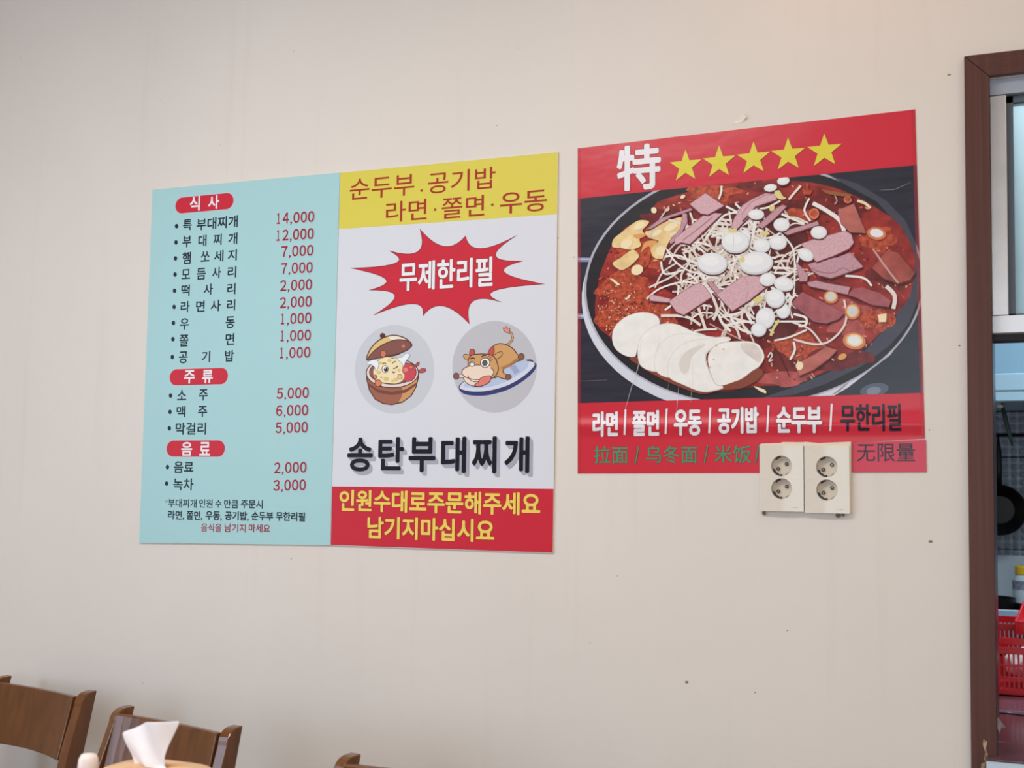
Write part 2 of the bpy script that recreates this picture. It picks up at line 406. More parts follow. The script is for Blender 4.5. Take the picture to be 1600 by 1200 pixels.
# ------------------------------------------------------------------ printing inks
SAT = dict(rough=0.45, spec=0.25)
WR = (26, 0.10, 0.004, (1.0, 1, 1.6))                      # soft wrinkles of the stuck-on film
def ink(key, rgb, **k): return mat('ink_' + key, rgb, bump=k.pop('bump', WR), **{**SAT, **k})
I_BLUE = ink('pale_blue', (170, 212, 215)); I_DARK = ink('navy', (22, 36, 50)); I_PRICE = ink('price_red', (152, 26, 50))
I_RED = ink('red', (204, 40, 58)); I_WHITE = ink('white', (238, 238, 242)); I_PINKW = ink('pinkish_white', (222, 176, 186))
I_YEL = ink('yellow', (222, 208, 84)); I_BRICK = ink('brick_red', (168, 46, 30)); I_PAPER = ink('paper', (219, 221, 229))
I_BLACK = ink('black', (16, 14, 26)); I_SHADE = ink('shade_grey', (170, 170, 184)); I_GOLD = ink('gold', (248, 210, 96))
I_MAROON = ink('maroon', (120, 24, 34)); I_DISC1 = ink('disc_grey', (203, 206, 213)); I_DISC2 = ink('disc_dark', (193, 193, 200))
M_EDGE = mat('board_edge', (222, 214, 176), 0.6)

# ------------------------------------------------------------------ price list (pale blue board)
T = 0.004
Q1 = [(240, 297), (532.4, 270.2), (517.3, 851.6), (219, 848)]
mb_ = tag(empty('menu_board', tuple(P(370, 850))), 'pale blue price list board with red pill headings, left of the white board', 'menu board')
sheet('board', Q1, T, I_BLUE, M_EDGE, mb_)
Z1, Z2, Z3 = (200, 230), (200, 480), (200, 650); ZS = 0.2125
B_IT, B_PR = 0.028, 0.012
def heading(org, pill, chars):
    p = Print(T); p.z(*org, ZS); p.pill(*pill, I_PINKW, grow=0.0009); p.pill(*pill, I_RED)
    bd = p.build('heading_badge', mb_)
    for c in chars:
        p2 = Print(T + 0.0001); p2.z(*org, ZS); p2.text(*c, I_WHITE, bold=0.032); p2.build('heading_lettering', bd)['label'] = 'white letter on red badge'
heading(Z1, (357, 430, 783, 400, 116), [('식', 462, 420, 537, 415, 108), ('사', 597, 410, 678, 404, 100)])
heading(Z2, (315, 517, 742, 507, 118), [('주', 420, 514, 500, 512, 98), ('류', 553, 512, 632, 510, 98)])
heading(Z3, (292, 242, 720, 238, 118), [('음', 400, 243, 480, 242, 100), ('료', 533, 243, 612, 241, 100)])
rows = [
 (Z1, (365, 583), [('특', 413, 574, 477, 572, 80), ('부대찌개', 512, 566, 815, 552, 88)], ('14,000', 1087, 536, 1382, 518, 92)),
 (Z1, (361, 702), [('부', 408, 697, 474, 695, 84), ('대', 525, 690, 585, 688, 84), ('찌', 635, 683, 697, 680, 84), ('개', 745, 676, 812, 672, 86)], ('12,000', 1085, 660, 1378, 643, 92)),
 (Z1, (357, 820), [('햄', 408, 818, 470, 816, 88), ('쏘', 543, 806, 607, 804, 76), ('세', 640, 804, 710, 800, 84), ('지', 742, 797, 808, 794, 84)], ('7,000', 1130, 778, 1375, 766, 92)),
 (Z1, (354, 938), [('모', 402, 936, 466, 934, 72), ('듬', 512, 934, 580, 931, 86), ('사', 627, 926, 692, 923, 84), ('리', 740, 921, 804, 918, 84)], ('7,000', 1128, 903, 1370, 891, 92)),
 (Z1, (350, 1057), [('떡', 400, 1056, 462, 1054, 86), ('사', 565, 1049, 632, 1046, 84), ('리', 737, 1044, 798, 1042, 84)], ('2,000', 1122, 1028, 1366, 1016, 92)),
 (Z1, (347, 1176), [('라', 395, 1176, 462, 1174, 84), ('면', 508, 1172, 572, 1170, 84), ('사', 615, 1168, 690, 1165, 84), ('리', 735, 1164, 796, 1161, 84)], ('2,000', 1120, 1153, 1363, 1141, 92)),
 (Z2, (342, 118), [('우', 390, 126, 457, 124, 84), ('동', 725, 114, 792, 111, 88)], ('1,000', 1117, 97, 1360, 86, 92)),
 (Z2, (338, 237), [('쫄', 387, 248, 453, 246, 88), ('면', 725, 237, 790, 234, 86)], ('1,000', 1115, 221, 1357, 212, 92)),
 (Z2, (334, 368), [('공', 382, 371, 447, 369, 88), ('기', 550, 366, 612, 363, 84), ('밥', 720, 360, 788, 357, 84)], ('1,000', 1110, 346, 1353, 338, 92)),
 (Z2, (321, 651), [('소', 370, 648, 437, 646, 76), ('주', 528, 647, 595, 644, 84)], ('5,000', 1097, 643, 1342, 635, 92)),
 (Z2, (317, 771), [('맥', 365, 770, 430, 768, 82), ('주', 522, 769, 590, 767, 84)], ('6,000', 1092, 769, 1338, 763, 92)),
 (Z2, (312, 891), [('막걸리', 358, 895, 582, 892, 90)], ('5,000', 1088, 895, 1335, 888, 92)),
 (Z3, (298, 376), [('음료', 345, 378, 490, 375, 84)], ('2,000', 1078, 389, 1325, 383, 92)),
 (Z3, (292, 497), [('녹차', 340, 504, 490, 502, 90)], ('3,000', 1072, 518, 1320, 512, 92))]
for org, dot, items, price in rows:
    p = Print(T); p.z(*org, ZS); p.ell(dot, 13, 17, I_DARK, n=14); p.build('bullet_dot', mb_)
    for c in items: p = Print(T); p.z(*org, ZS); p.text(*c, I_DARK, bold=B_IT); p.build('menu_lettering', mb_)
    p = Print(T); p.z(*org, ZS); figures(p, *price); p.build('price_lettering', mb_)
p = Print(T); p.z(*Z3, ZS)
p.text('*', 282, 628, 300, 628, 20, I_DARK); p.text('부대찌개', 303, 641, 512, 643, 64, I_DARK, bold=0.02); p.text('인원', 530, 642, 630, 643, 62, I_DARK, bold=0.02)
p.text('수', 650, 645, 695, 645, 58, I_DARK, bold=0.02); p.text('만큼', 715, 646, 820, 647, 62, I_DARK, bold=0.02); p.text('주문시', 838, 647, 998, 648, 64, I_DARK, bold=0.02)
p.text('라면,', 303, 728, 422, 731, 68, I_DARK, bold=0.02); p.text('쫄면,', 440, 731, 555, 733, 68, I_DARK, bold=0.02); p.text('우동,', 580, 733, 698, 735, 68, I_DARK, bold=0.02)
p.text('공기밥,', 722, 734, 895, 736, 68, I_DARK, bold=0.02); p.text('순두부', 918, 735, 1076, 737, 64, I_DARK, bold=0.02); p.text('무한리필', 1096, 737, 1310, 740, 66, I_DARK, bold=0.02)
p.build('note_lettering', mb_)
p = Print(T); p.z(*Z3, ZS); p.text('음식을', 545, 820, 696, 822, 62, I_PRICE, bold=0.02); p.text('남기지', 718, 822, 874, 824, 64, I_PRICE, bold=0.02); p.text('마세요', 896, 824, 1053, 826, 62, I_PRICE, bold=0.02)
p.build('note_lettering', mb_)['label'] = 'small red note line'

# ------------------------------------------------------------------ white board with starburst and pictures
Q2 = [(533, 270.2), (873, 238), (865, 864), (517.8, 851.8)]
pb = tag(empty('promotional_board', tuple(P(690, 858))), 'white board with yellow top, red starburst and two cartoon dishes', 'sign board')
sheet('board', Q2, T, I_PAPER, M_EDGE, pb)
p = Print(T); p.z(0, 0, 1); p.poly([(533.2, 270.6), (872.6, 238.4), (871.3, 335.5), (531, 358.6)], I_YEL); band = p.build('yellow_band', pb)
X4 = (510, 220)
p = Print(T + 0.0001); p.z(*X4, 0.25)
p.text('순두부', 152, 304, 555, 280, 132, I_BRICK, bold=0.006); p.ell((600, 314), 8, 8, I_BRICK, n=12); p.text('공기밥', 640, 264, 1062, 237, 134, I_BRICK, bold=0.006)
p.text('라면', 378, 446, 632, 434, 130, I_BRICK, bold=0.006); p.ell((685, 433), 8, 8, I_BRICK, n=12); p.text('쫄면', 727, 424, 992, 408, 130, I_BRICK, bold=0.006)
p.ell((1042, 402), 8, 8, I_BRICK, n=12); p.text('우동', 1090, 394, 1382, 374, 132, I_BRICK, bold=0.006)
p.build('band_lettering', band)
tips = [(588, 552), (740, 662), (875, 597), (968, 676), (1197, 592), (1062, 720), (1237, 753), (1117, 824), (1367, 897), (1052, 940), (1098, 1010), (922, 1003),
        (900, 1147), (735, 1034), (608, 1097), (548, 1020), (303, 1090), (434, 970), (272, 935), (378, 868), (157, 798), (440, 766), (398, 690), (578, 694)]
pts = []
for i in range(0, len(tips), 2):
    a, v, c = Vector(tips[i]), Vector(tips[i + 1]), Vector(tips[(i + 2) % len(tips)]); k = v * 2 - (a + c) / 2
    for j in range(10):
        t = j / 10; q = a * (1 - t) ** 2 + k * 2 * t * (1 - t) + c * t * t; pts.append((q.x, q.y))
p = Print(T); p.z(*X4, 0.25); p.poly(pts, I_RED); p.stroke(pts, 4, I_MAROON, closed=True, smooth=False); burst = p.build('starburst', pb)
p = Print(T + 0.0001); p.z(*X4, 0.25)
p.text('무제한리필', 463, 852, 1045, 818, 186, I_MAROON, bold=0.05, grow=0.0005); p.text('무제한리필', 463, 852, 1045, 818, 184, I_WHITE, bold=0.028); p.build('starburst_lettering', burst)
X5 = (510, 480)
p = Print(T); p.z(*X5, 0.25)
C_ = [('송', 137, 922, 297, 920, 212), ('탄', 330, 917, 490, 915, 208), ('부', 520, 922, 688, 920, 218), ('대', 722, 923, 880, 922, 226), ('찌', 915, 923, 1070, 922, 230), ('개', 1118, 922, 1275, 921, 228)]
for k in range(1, 5):
    for c in C_: p.text(*c, I_SHADE, bold=0.03, dx=k * 4.6, dy=k * 5.6)
    p.y += 5 * 0.000116
for c in C_: p.text(*c, I_BLACK, bold=0.034)
p.build('name_lettering', pb)
p = Print(T); p.z(0, 0, 1); p.poly([(520.4, 760.0), (866.0, 764.0), (864.7, 863.6), (518.2, 851.3)], I_RED); rb = p.build('red_band', pb)
X6 = (500, 650)
p = Print(T + 0.0001); p.z(*X6, 0.25)
for t in (('인원수대로주문해주세요', 127, 532, 1382, 546, 140), ('남기지마십시요', 302, 702, 1095, 712, 142)):
    p.text(*t, I_MAROON, bold=0.06, grow=0.0006); p.text(*t, I_GOLD, bold=0.036)
p.build('band_lettering', rb)

# cartoon pot with an open lid
K = ink('outline', (92, 56, 48))
def pk(n, c): return ink('cartoon_' + n, c)
p = Print(T); p.z(*X5, 0.25); p.ell((432, 390), 248, 277, I_DISC1, n=64)
disc = p.build('picture_disc', pb); disc['label'] = 'pale grey disc with a cartoon stew pot'
p = Print(T + 0.0001); p.z(*X5, 0.25)
brown, tan, rim, inside = pk('brown', (160, 100, 78)), pk('tan', (208, 152, 100)), pk('rim', (232, 214, 210)), pk('inside', (142, 92, 84))
gold, cream, creamd = pk('gold', (226, 194, 128)), pk('cream', (242, 228, 184)), pk('creamd', (224, 196, 134))
eyew, pup, rsauce, steam = pk('eyewhite', (246, 246, 246)), pk('pupil', (40, 30, 36)), pk('sauce', (206, 76, 88)), pk('steam', (238, 242, 250))
orange, ballp = pk('orange', (226, 132, 84)), pk('ball', (214, 122, 96))
body = [(253, 395), (258, 450), (275, 520), (310, 575), (360, 603), (415, 610), (480, 595), (535, 555), (565, 500), (580, 440), (582, 395), (520, 460), (415, 490), (310, 460)]
p.poly(body, brown, edge=K, ew=7)
p.poly([(480, 500), (560, 450), (578, 430), (562, 500), (532, 553), (482, 590), (455, 596), (476, 560)], tan)
p.poly([(262, 470), (330, 515), (415, 530), (500, 515), (572, 470), (570, 486), (500, 536), (415, 550), (330, 536), (266, 488)], pk('bandbrown', (122, 72, 58)))
p.ell((418, 412), 163, 92, rim, edge=K, ew=6); p.ell((418, 408), 143, 74, inside, edge=K, ew=5)
p.ell((515, 408), 52, 58, rsauce, edge=K, ew=4); p.ell((500, 392), 14, 14, pk('sauce2', (228, 130, 128))); p.ell((535, 376), 11, 12, orange, edge=K, ew=3)
for q in ([(560, 368), (572, 350), (586, 346), (582, 362), (566, 374)], [(578, 408), (600, 386), (622, 386), (626, 400), (606, 410)]): p.poly(q, rsauce, smooth=True, edge=K, ew=4)
blob = [(300, 400), (318, 368), (330, 335), (358, 318), (392, 312), (420, 322), (440, 318), (462, 338), (484, 360), (480, 400), (494, 430), (478, 462), (440, 478), (400, 476), (350, 470), (310, 450)]
p.poly(blob, cream, smooth=True, edge=pk('creamline', (190, 160, 110)), ew=4)
for q in ((335, 410, 14), (380, 450, 18), (440, 455, 15), (345, 350, 12), (400, 335, 13), (460, 395, 12), (420, 462, 10), (350, 440, 9)): p.ell(q[:2], q[2], q[2] * 0.8, creamd, n=16)
p.ell((373, 388), 19, 22, eyew, edge=K, ew=4); p.ell((377, 390), 12, 14, pup); p.ell((373, 384), 4, 5, eyew)
p.stroke([(424, 386), (440, 380), (454, 368)], 6, K); p.stroke([(418, 352), (430, 342), (440, 340)], 5, K); p.stroke([(356, 358), (368, 350), (380, 354)], 5, K)
p.stroke([(418, 402), (426, 412), (436, 404)], 5, K); p.ell((466, 436), 14, 16, pk('cheek', (238, 190, 150)), edge=K, ew=3); p.ell((312, 436), 11, 12, orange, edge=K, ew=3)
p.ell((330, 476), 20, 21, orange, edge=K, ew=4)
for q in ([(258, 352), (276, 338), (300, 330), (326, 336), (334, 352), (330, 380), (316, 400), (308, 376), (290, 362)], [(448, 320), (476, 314), (496, 296), (512, 290), (528, 300), (516, 322), (502, 340), (490, 368), (476, 350)]):
    p.poly(q, steam, smooth=True, edge=pk('steamline', (150, 168, 190)), ew=3)
p.poly([(262, 332), (272, 282), (300, 240), (340, 205), (400, 180), (455, 180), (505, 200), (536, 230), (530, 250), (440, 300), (340, 312)], gold, smooth=True, edge=K, ew=7)
p.poly([(400, 186), (450, 184), (500, 202), (520, 220), (470, 206), (410, 204)], pk('lidlight', (238, 232, 216)), smooth=True)
p.poly([(264, 330), (300, 280), (360, 236), (440, 206), (505, 210), (536, 232), (518, 264), (460, 290), (400, 304), (330, 318)], pk('lidinside', (136, 86, 76)), smooth=True, edge=K, ew=6)
p.ell((362, 292), 18, 20, ballp, edge=K, ew=3); p.ell((488, 245), 10, 10, ballp); p.ell((358, 180), 15, 16, pk('knob', (86, 50, 44)), edge=K, ew=3)
p.build('pot_picture', disc)
# cartoon cow lying on a platter
p = Print(T); p.z(*X5, 0.25); p.ell((1056, 374), 264, 286, I_DISC2, n=64)
disc = p.build('picture_disc', pb); disc['label'] = 'grey disc with a cartoon cow on a platter'
p = Print(T + 0.0001); p.z(*X5, 0.25)
navy, plate, plate2 = pk('navy', (52, 62, 118)), pk('plate', (212, 219, 236)), pk('plate2', (186, 198, 226))
cow, cowd, muz, tong, hoof, horn = pk('cow', (210, 160, 104)), pk('cowdark', (176, 122, 74)), pk('muzzle', (240, 218, 200)), pk('tongue', (226, 128, 114)), pk('hoof', (134, 92, 76)), pk('horn', (198, 84, 76))
p.poly([(832, 505), (860, 540), (930, 554), (1020, 550), (1130, 520), (1220, 472), (1290, 415), (1318, 370), (1306, 348), (1250, 330), (1000, 420), (860, 470)], navy, smooth=True)
p.poly([(836, 500), (862, 520), (930, 530), (1020, 524), (1130, 494), (1220, 446), (1285, 392), (1308, 356), (1280, 338), (1200, 345), (1000, 410), (880, 455)], plate, smooth=True, edge=K, ew=4)
p.poly([(860, 490), (930, 505), (1020, 500), (1120, 470), (1200, 425), (1265, 370), (1240, 330), (1100, 370), (950, 430)], plate2, smooth=True)
p.poly([(1150, 375), (1185, 360), (1215, 405), (1180, 420)], pk('plateshine', (160, 170, 205)))
p.poly([(1170, 345), (1240, 325), (1272, 350), (1230, 395)], plate2)
p.stroke([(1118, 245), (1150, 225), (1168, 195), (1160, 165), (1140, 148)], 15, K); p.stroke([(1118, 245), (1150, 225), (1168, 195), (1160, 165), (1140, 148)], 9, cow)
p.poly([(1110, 128), (1118, 136), (1130, 120), (1136, 132), (1154, 134), (1148, 152), (1156, 166), (1128, 158), (1114, 150)], horn if False else pk('tuft', (224, 142, 130)), edge=K, ew=4)
p.poly([(1022, 300), (1040, 252), (1080, 230), (1130, 236), (1175, 264), (1200, 298), (1226, 305), (1226, 330), (1196, 340), (1150, 370), (1115, 384), (1112, 412), (1146, 430), (1150, 452), (1112, 448), (1075, 436), (1052, 440), (1030, 380)], cow, smooth=True, edge=K, ew=6)
p.poly([(1090, 380), (1150, 352), (1196, 318), (1205, 330), (1150, 372), (1112, 392)], cowd)
p.ell((1222, 312), 19, 22, hoof, 20, edge=K, ew=4); p.ell((1142, 438), 20, 16, hoof, -20, edge=K, ew=4)
p.poly([(806, 418), (850, 420), (872, 410), (872, 445), (845, 440), (812, 444)], muz, smooth=True, edge=K, ew=4); p.ell((817, 432), 18, 20, hoof, edge=K, ew=4)
p.poly([(902, 305), (903, 272), (912, 264), (930, 270), (928, 302)], horn, smooth=True, edge=K, ew=4)
p.poly([(1016, 292), (1030, 258), (1048, 248), (1054, 272), (1046, 300)], horn, smooth=True, edge=K, ew=4)
p.poly([(905, 330), (880, 330), (862, 310), (868, 296), (890, 298), (908, 310)], cow, smooth=True, edge=K, ew=4)
p.poly([(1050, 310), (1070, 288), (1100, 280), (1104, 298), (1086, 318), (1060, 326)], cow, smooth=True, edge=K, ew=4)
p.poly([(892, 370), (896, 320), (925, 298), (1000, 294), (1046, 306), (1070, 340), (1080, 390), (1062, 430), (1030, 448), (950, 462), (905, 440)], cow, smooth=True, edge=K, ew=6)
p.ell((935, 455), 72, 40, muz, 12, edge=K, ew=4)
p.ell((952, 408), 100, 46, muz, 0, edge=K, ew=5); p.ell((985, 388), 48, 28, muz, -14)
p.stroke([(890, 428), (905, 455), (935, 468), (965, 462)], 4, K)
p.poly([(930, 488), (955, 470), (968, 446), (1000, 432), (1032, 432), (1028, 462), (1000, 484), (960, 496)], tong, smooth=True, edge=K, ew=4)
p.ell((917, 355), 16, 16, eyew, edge=K, ew=4); p.ell((998, 348), 29, 30, eyew, edge=K, ew=5); p.ell((996, 350), 16, 17, pk('iris', (96, 92, 84)), edge=K, ew=3)
p.stroke([(904, 352), (916, 346), (928, 354)], 5, K); p.stroke([(905, 326), (918, 318), (934, 324)], 8, K); p.stroke([(975, 312), (990, 302), (1004, 304)], 8, K)
for q in ((1022, 326), (1030, 338), (1012, 316)): p.stroke([q, (q[0] + 14, q[1] - 12)], 4, K, smooth=False)
p.build('cow_picture', disc)

# ------------------------------------------------------------------ red poster with the photograph of the stew
T2 = 0.0009
fp = tag(empty('food_poster', tuple(P(1170, 739))), 'red glossy poster with five yellow stars above a photo of red stew', 'poster')
GL = dict(rough=0.25, spec=0.45, bump=(7, 0.25, 0.006, (1.0, 1, 1.5)), crease=(P(1250, 664).z, 0.014, 5.0))
def gk(key, rgb, noise=None, **k): return mat('gloss_' + key, rgb, noise=noise, **{**GL, **k})
G_RED = gk('red', (206, 44, 62)); G_WHITE = gk('white', (236, 232, 238)); G_YEL = gk('yellow', (224, 210, 64)); G_DK = gk('navy', (26, 24, 44)); G_GREEN = gk('green', (74, 150, 112))
G_DRED = gk('darkred', (132, 18, 30)); G_DGREEN = gk('darkgreen', (54, 78, 60))
b = MB(); q = [P(*c) for c in [(903, 232), (1000, 220.5), (1164, 201.2), (1300, 186), (1430, 171), (1437.5, 430), (1445.3, 685.5), (1335, 691.5), (1335.5, 738.5), (903, 740), (903, 480)]]
n = len(q); vs = [(c.x, -T2, c.z) for c in q] + [(c.x, 0, c.z) for c in q]
tri = tessellate_polygon([[Vector((c.x, c.z, 0)) for c in q]])
b.add(vs, list(tri), G_RED); b.add(vs, [tuple(t[::-1]) for t in [tuple(i + n for i in t) for t in tri]] + [(i, (i + 1) % n, n + (i + 1) % n, n + i) for i in range(n)], G_RED)
b.build('sheet', fp)
# clear tape down the side edges
for quad in ([(902.6, 232), (908, 231.4), (908, 740), (902.6, 740)], [(1424.5, 171.8), (1430.3, 171), (1445.6, 685), (1440, 686)]):
    b = MB(); q = [P(*c) for c in quad]; vs = [(c.x, -T2 - 0.0006, c.z) for c in q] + [(c.x, -T2 + 0.0001, c.z) for c in q]
    b.add(vs, [(3, 2, 1, 0), (0, 1, 5, 4), (1, 2, 6, 5), (2, 3, 7, 6), (3, 0, 4, 7)], mat('clear_tape', (210, 70, 80), 0.25, alpha=0.28, gain=1.0))
    b.build('edge_tape', fp)

class Clip(Print):
    clip = None
    def poly_w(s, pts, m):
        if s.clip:
            out = list(pts)
            for i in range(len(s.clip)):
                a, c = s.clip[i], s.clip[(i + 1) % len(s.clip)]; inp = out; out = []
                side = lambda p: (c[0] - a[0]) * (p[1] - a[1]) - (c[1] - a[1]) * (p[0] - a[0])
                for j in range(len(inp)):
                    p, r = inp[j - 1], inp[j]; sp, sr = side(p), side(r)
                    if (sp >= 0) != (sr >= 0):
                        t = sp / (sp - sr); out.append((p[0] + (r[0] - p[0]) * t, p[1] + (r[1] - p[1]) * t))
                    if sr >= 0: out.append(r)
                if len(out) < 3: return
            pts = out
        super().poly_w(pts, m)

RA, RB, RC, RD = (880, 280), (1160, 260), (880, 460), (1160, 450); RS = 0.1875
p = Clip(T2 + 0.0002, 0.0000032); p.z(0, 0, 1)
frame_px = [(903.2, 630), (1442.6, 614), (1432.4, 258), (903.2, 310)]
p.clip = [p.w(c) for c in frame_px]
F_BLK = gk('table_black', (46, 45, 58), noise=(30, 0.2, (0.3, 1, 3)))
p.poly([(900, 311), (1440, 256), (1448, 614), (900, 631)], F_BLK)
bar = gk('steel_bar', (128, 142, 172)); barh = gk('steel_light', (196, 204, 222)); pan_grey_haze = gk('pan_grey_haze', (70, 72, 86)); 
p.z(*RA, RS); p.poly([(110, 652), (260, 655), (250, 690), (110, 690)], bar); p.poly([(110, 660), (260, 663), (255, 672), (110, 672)], barh)
p.z(*RC, RS); p.poly([(110, 160), (220, 163), (225, 205), (110, 205)], bar); p.poly([(110, 172), (220, 175), (220, 186), (110, 186)], barh)
p.z(*RD, RS); p.ell((1120, 850), 130, 60, gk('table_glare', (88, 98, 116)), -10); p.ell((1110, 860), 70, 40, gk('table_glare_core', (124, 136, 152)), -10)  # pale ellipses are a reflection drawn on the printed table
p.z(0, 0, 1)
rim_l, rim_w, pan_k = gk('pan_rim', (178, 178, 194)), gk('pan_body', (214, 218, 230)), gk('pan_black', (40, 37, 44))
p.ell((1171, 461), 262, 186, rim_w, -3, 72)
p.poly([(1250, 660), (1320, 618), (1380, 572), (1420, 520), (1460, 480), (1470, 640)], gk('pan_steel', (132, 130, 146)))
p.z(*RD, RS); p.poly([(1490, 250), (1340, 420), (1230, 560), (1060, 690), (880, 830), (760, 900), (1500, 900)], gk('table_haze', (50, 55, 66)))  # table corner greyed, window haze baked into its colour
p.ell((1100, 850), 120, 55, gk('table_glare', (88, 98, 116)), -10); p.ell((1095, 858), 60, 34, gk('table_glare_core', (124, 136, 152)), -10)  # same painted reflection again, over the greyed corner
p.poly([(1230, 540), (1060, 650), (900, 780), (800, 870), (740, 895), (860, 800), (1010, 680), (1170, 560)], gk('pan_steel2', (150, 142, 150)))
p.z(0, 0, 1)
p.ell((1178.5, 446), 266, 188, rim_l, -3.2, 72); p.ell((1178.5, 446.5), 262.5, 185, pan_k, -3.2, 72)
p.poly([(1295, 274), (1340, 287), (1385, 314), (1415, 345), (1431, 380), (1438, 430), (1434, 470), (1420, 505), (1390, 540), (1345, 573), (1290, 600), (1240, 617), (1190, 622), (1240, 605), (1300, 580), (1350, 550), (1400, 495), (1420, 450), (1424, 400), (1405, 355), (1370, 315), (1320, 288)], pan_grey_haze)  # grey pan side, with window reflection baked into the tone
SOUP = [(1075, 300), (1050, 308), (1026, 317.5), (1011, 342), (979, 355), (960, 378), (949, 400), (938, 428), (934, 449), (930, 479), (934, 509), (952, 526), (980, 556), (1020, 585), (1075, 608), (1130, 612), (1179, 604), (1235, 600), (1291, 580), (1329, 560), (1366, 530), (1404, 487.5), (1422, 461), (1430, 410), (1422.5, 380), (1404, 350), (1376, 329), (1338, 307), (1291, 290), (1235, 282), (1160, 278), (1110, 286)]
soup = gk('broth', (146, 46, 42), noise=(26, 0.55, (1, 1, 1.4)))
p.poly(SOUP, soup, smooth=True)
s_or, s_dk, s_pk, s_li = gk('broth_orange', (178, 76, 52), noise=(120, 0.5, (1, 1, 1))), gk('broth_dark', (112, 34, 36), noise=(50, 0.4, (1, 1, 1))), gk('broth_pink', (176, 86, 84), noise=(40, 0.3, (1, 1, 1))), gk('broth_light', (214, 128, 92))
def soupblob(cx, cy, rx, ry, m, rot=0, jag=0.3, n=15):
    pts = []
    for k in range(n):
        a = 2 * math.pi * k / n; j = 1 + random.uniform(-jag, jag); x, y = rx * j * math.cos(a), ry * j * math.sin(a); t = math.radians(rot)
        pts.append((cx + x * math.cos(t) - y * math.sin(t), cy + x * math.sin(t) + y * math.cos(t)))
    p.poly(pts, m, smooth=True)
for a in ((1000, 400, 48, 26, s_or), (975, 450, 40, 34, s_or), (1010, 500, 50, 26, s_or), (1045, 340, 40, 16, s_dk), (960, 495, 26, 20, s_or), (1060, 440, 40, 22, s_dk), (1290, 320, 60, 18, s_dk), (1240, 345, 36, 16, s_or),
          (1370, 372, 34, 24, s_or), (1390, 430, 30, 22, s_dk), (1330, 500, 46, 30, s_pk), (1270, 560, 60, 22, s_dk), (1230, 590, 40, 12, s_pk), (1370, 500, 24, 18, s_or), (1240, 540, 40, 18, s_or), (1120, 300, 40, 12, s_or), (1180, 290, 26, 9, s_dk), (1100, 500, 46, 18, s_dk), (1160, 540, 40, 14, s_dk), (1330, 560, 30, 12, s_dk)):
    soupblob(*a)
def inside(x, y):
    dx, dy = (x - 1178) / 246, (y - 446 + 0.056 * (x - 1178)) / 160
    return dx * dx + dy * dy < 1
fl = [gk('fleck_a', (220, 140, 110)), gk('fleck_b', (96, 26, 30)), gk('fleck_c', (200, 92, 70)), gk('fleck_d', (232, 178, 150)), gk('fleck_e', (140, 40, 44))]
cnt = 0
while cnt < 520:
    x, y = random.uniform(930, 1425), random.uniform(285, 612)
    if not inside(x, y): continue
    cnt += 1; a = random.uniform(0, 180); l = random.uniform(1.0, 4.2); w_ = random.uniform(0.7, 1.6)
    if x < 1010 and 445 < y < 540: l *= 0.7
    p.ell((x, y), l, w_, random.choice(fl), a, n=7)
for k in range(260):                                          # froth and chilli grains along the left rim
    x, y = random.gauss(965, 26), random.gauss(492, 24)
    if inside(x, y): p.ell((x, y), random.uniform(0.8, 2.0), random.uniform(0.6, 1.3), random.choice((fl[3], fl[0], fl[1], fl[2], s_pk)), random.uniform(0, 180), n=6)
# cream cheese / egg at the left
cr1, cr2, cr3 = gk('cream_a', (240, 206, 148), noise=(60, 0.16, (1, 1, 1))), gk('cream_b', (246, 226, 186)), gk('cream_c', (226, 160, 96))
p.z(*RA, RS)
for q in ([(415, 565), (425, 500), (500, 440), (560, 390), (640, 345), (720, 360), (665, 430), (690, 470), (640, 500), (650, 560), (560, 590), (480, 575)],
          [(690, 440), (800, 380), (990, 320), (1015, 400), (930, 520), (880, 600), (830, 665), (755, 650), (735, 570), (800, 520), (720, 490)],
          [(415, 705), (480, 660), (545, 610), (590, 590), (635, 640), (600, 690), (540, 740), (480, 758)]): p.poly(q, cr1, smooth=True)
for c in ((620, 758, 50, 42), (530, 540, 50, 34), (640, 390, 50, 24), (820, 600, 40, 40), (900, 400, 60, 26), (780, 450, 50, 20), (760, 262, 22, 26), (870, 258, 22, 12), (1000, 150, 22, 14)): p.ell(c[:2], c[2], c[3], cr2, -25)
for q in ([(700, 520), (790, 520), (740, 580), (700, 700), (650, 680), (660, 580)], [(590, 470), (660, 455), (690, 475), (620, 500)]): p.poly(q, cr3, smooth=True)
p.poly([(650, 620), (720, 560), (730, 660), (690, 740), (640, 700)], s_or, smooth=True)
p.poly([(390, 830), (420, 832), (480, 880), (460, 890)], cr2); p.stroke([(520, 1000), (545, 990), (560, 965)], 16, cr2)
# beansprouts (thin pale strands)
sp = [gk('sprout_a', (232, 222, 214)), gk('sprout_b', (212, 194, 182)), gk('sprout_c', (240, 236, 232)), gk('sprout_d', (196, 160, 150))]
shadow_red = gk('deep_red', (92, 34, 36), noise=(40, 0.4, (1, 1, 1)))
p.z(0, 0, 1)
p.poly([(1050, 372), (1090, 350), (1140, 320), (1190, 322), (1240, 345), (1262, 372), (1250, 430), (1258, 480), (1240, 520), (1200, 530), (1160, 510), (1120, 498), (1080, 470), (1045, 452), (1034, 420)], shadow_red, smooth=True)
cnt = 0
while cnt < 230:
    x, y = random.gauss(1148, 52), random.gauss(420, 52)
    if not (1030 < x < 1262 and 335 < y < 530): continue
    cnt += 1; a = random.uniform(0, math.pi); L_ = random.uniform(14, 36); k = random.uniform(-0.5, 0.5)
    dx, dy = math.cos(a) * L_, math.sin(a) * L_ * 0.8
    p.stroke([(x - dx, y - dy), (x - dy * k, y + dx * k), (x + dx, y + dy)], random.uniform(1.9, 3.6), random.choice(sp[:3] if random.random() < 0.8 else sp))
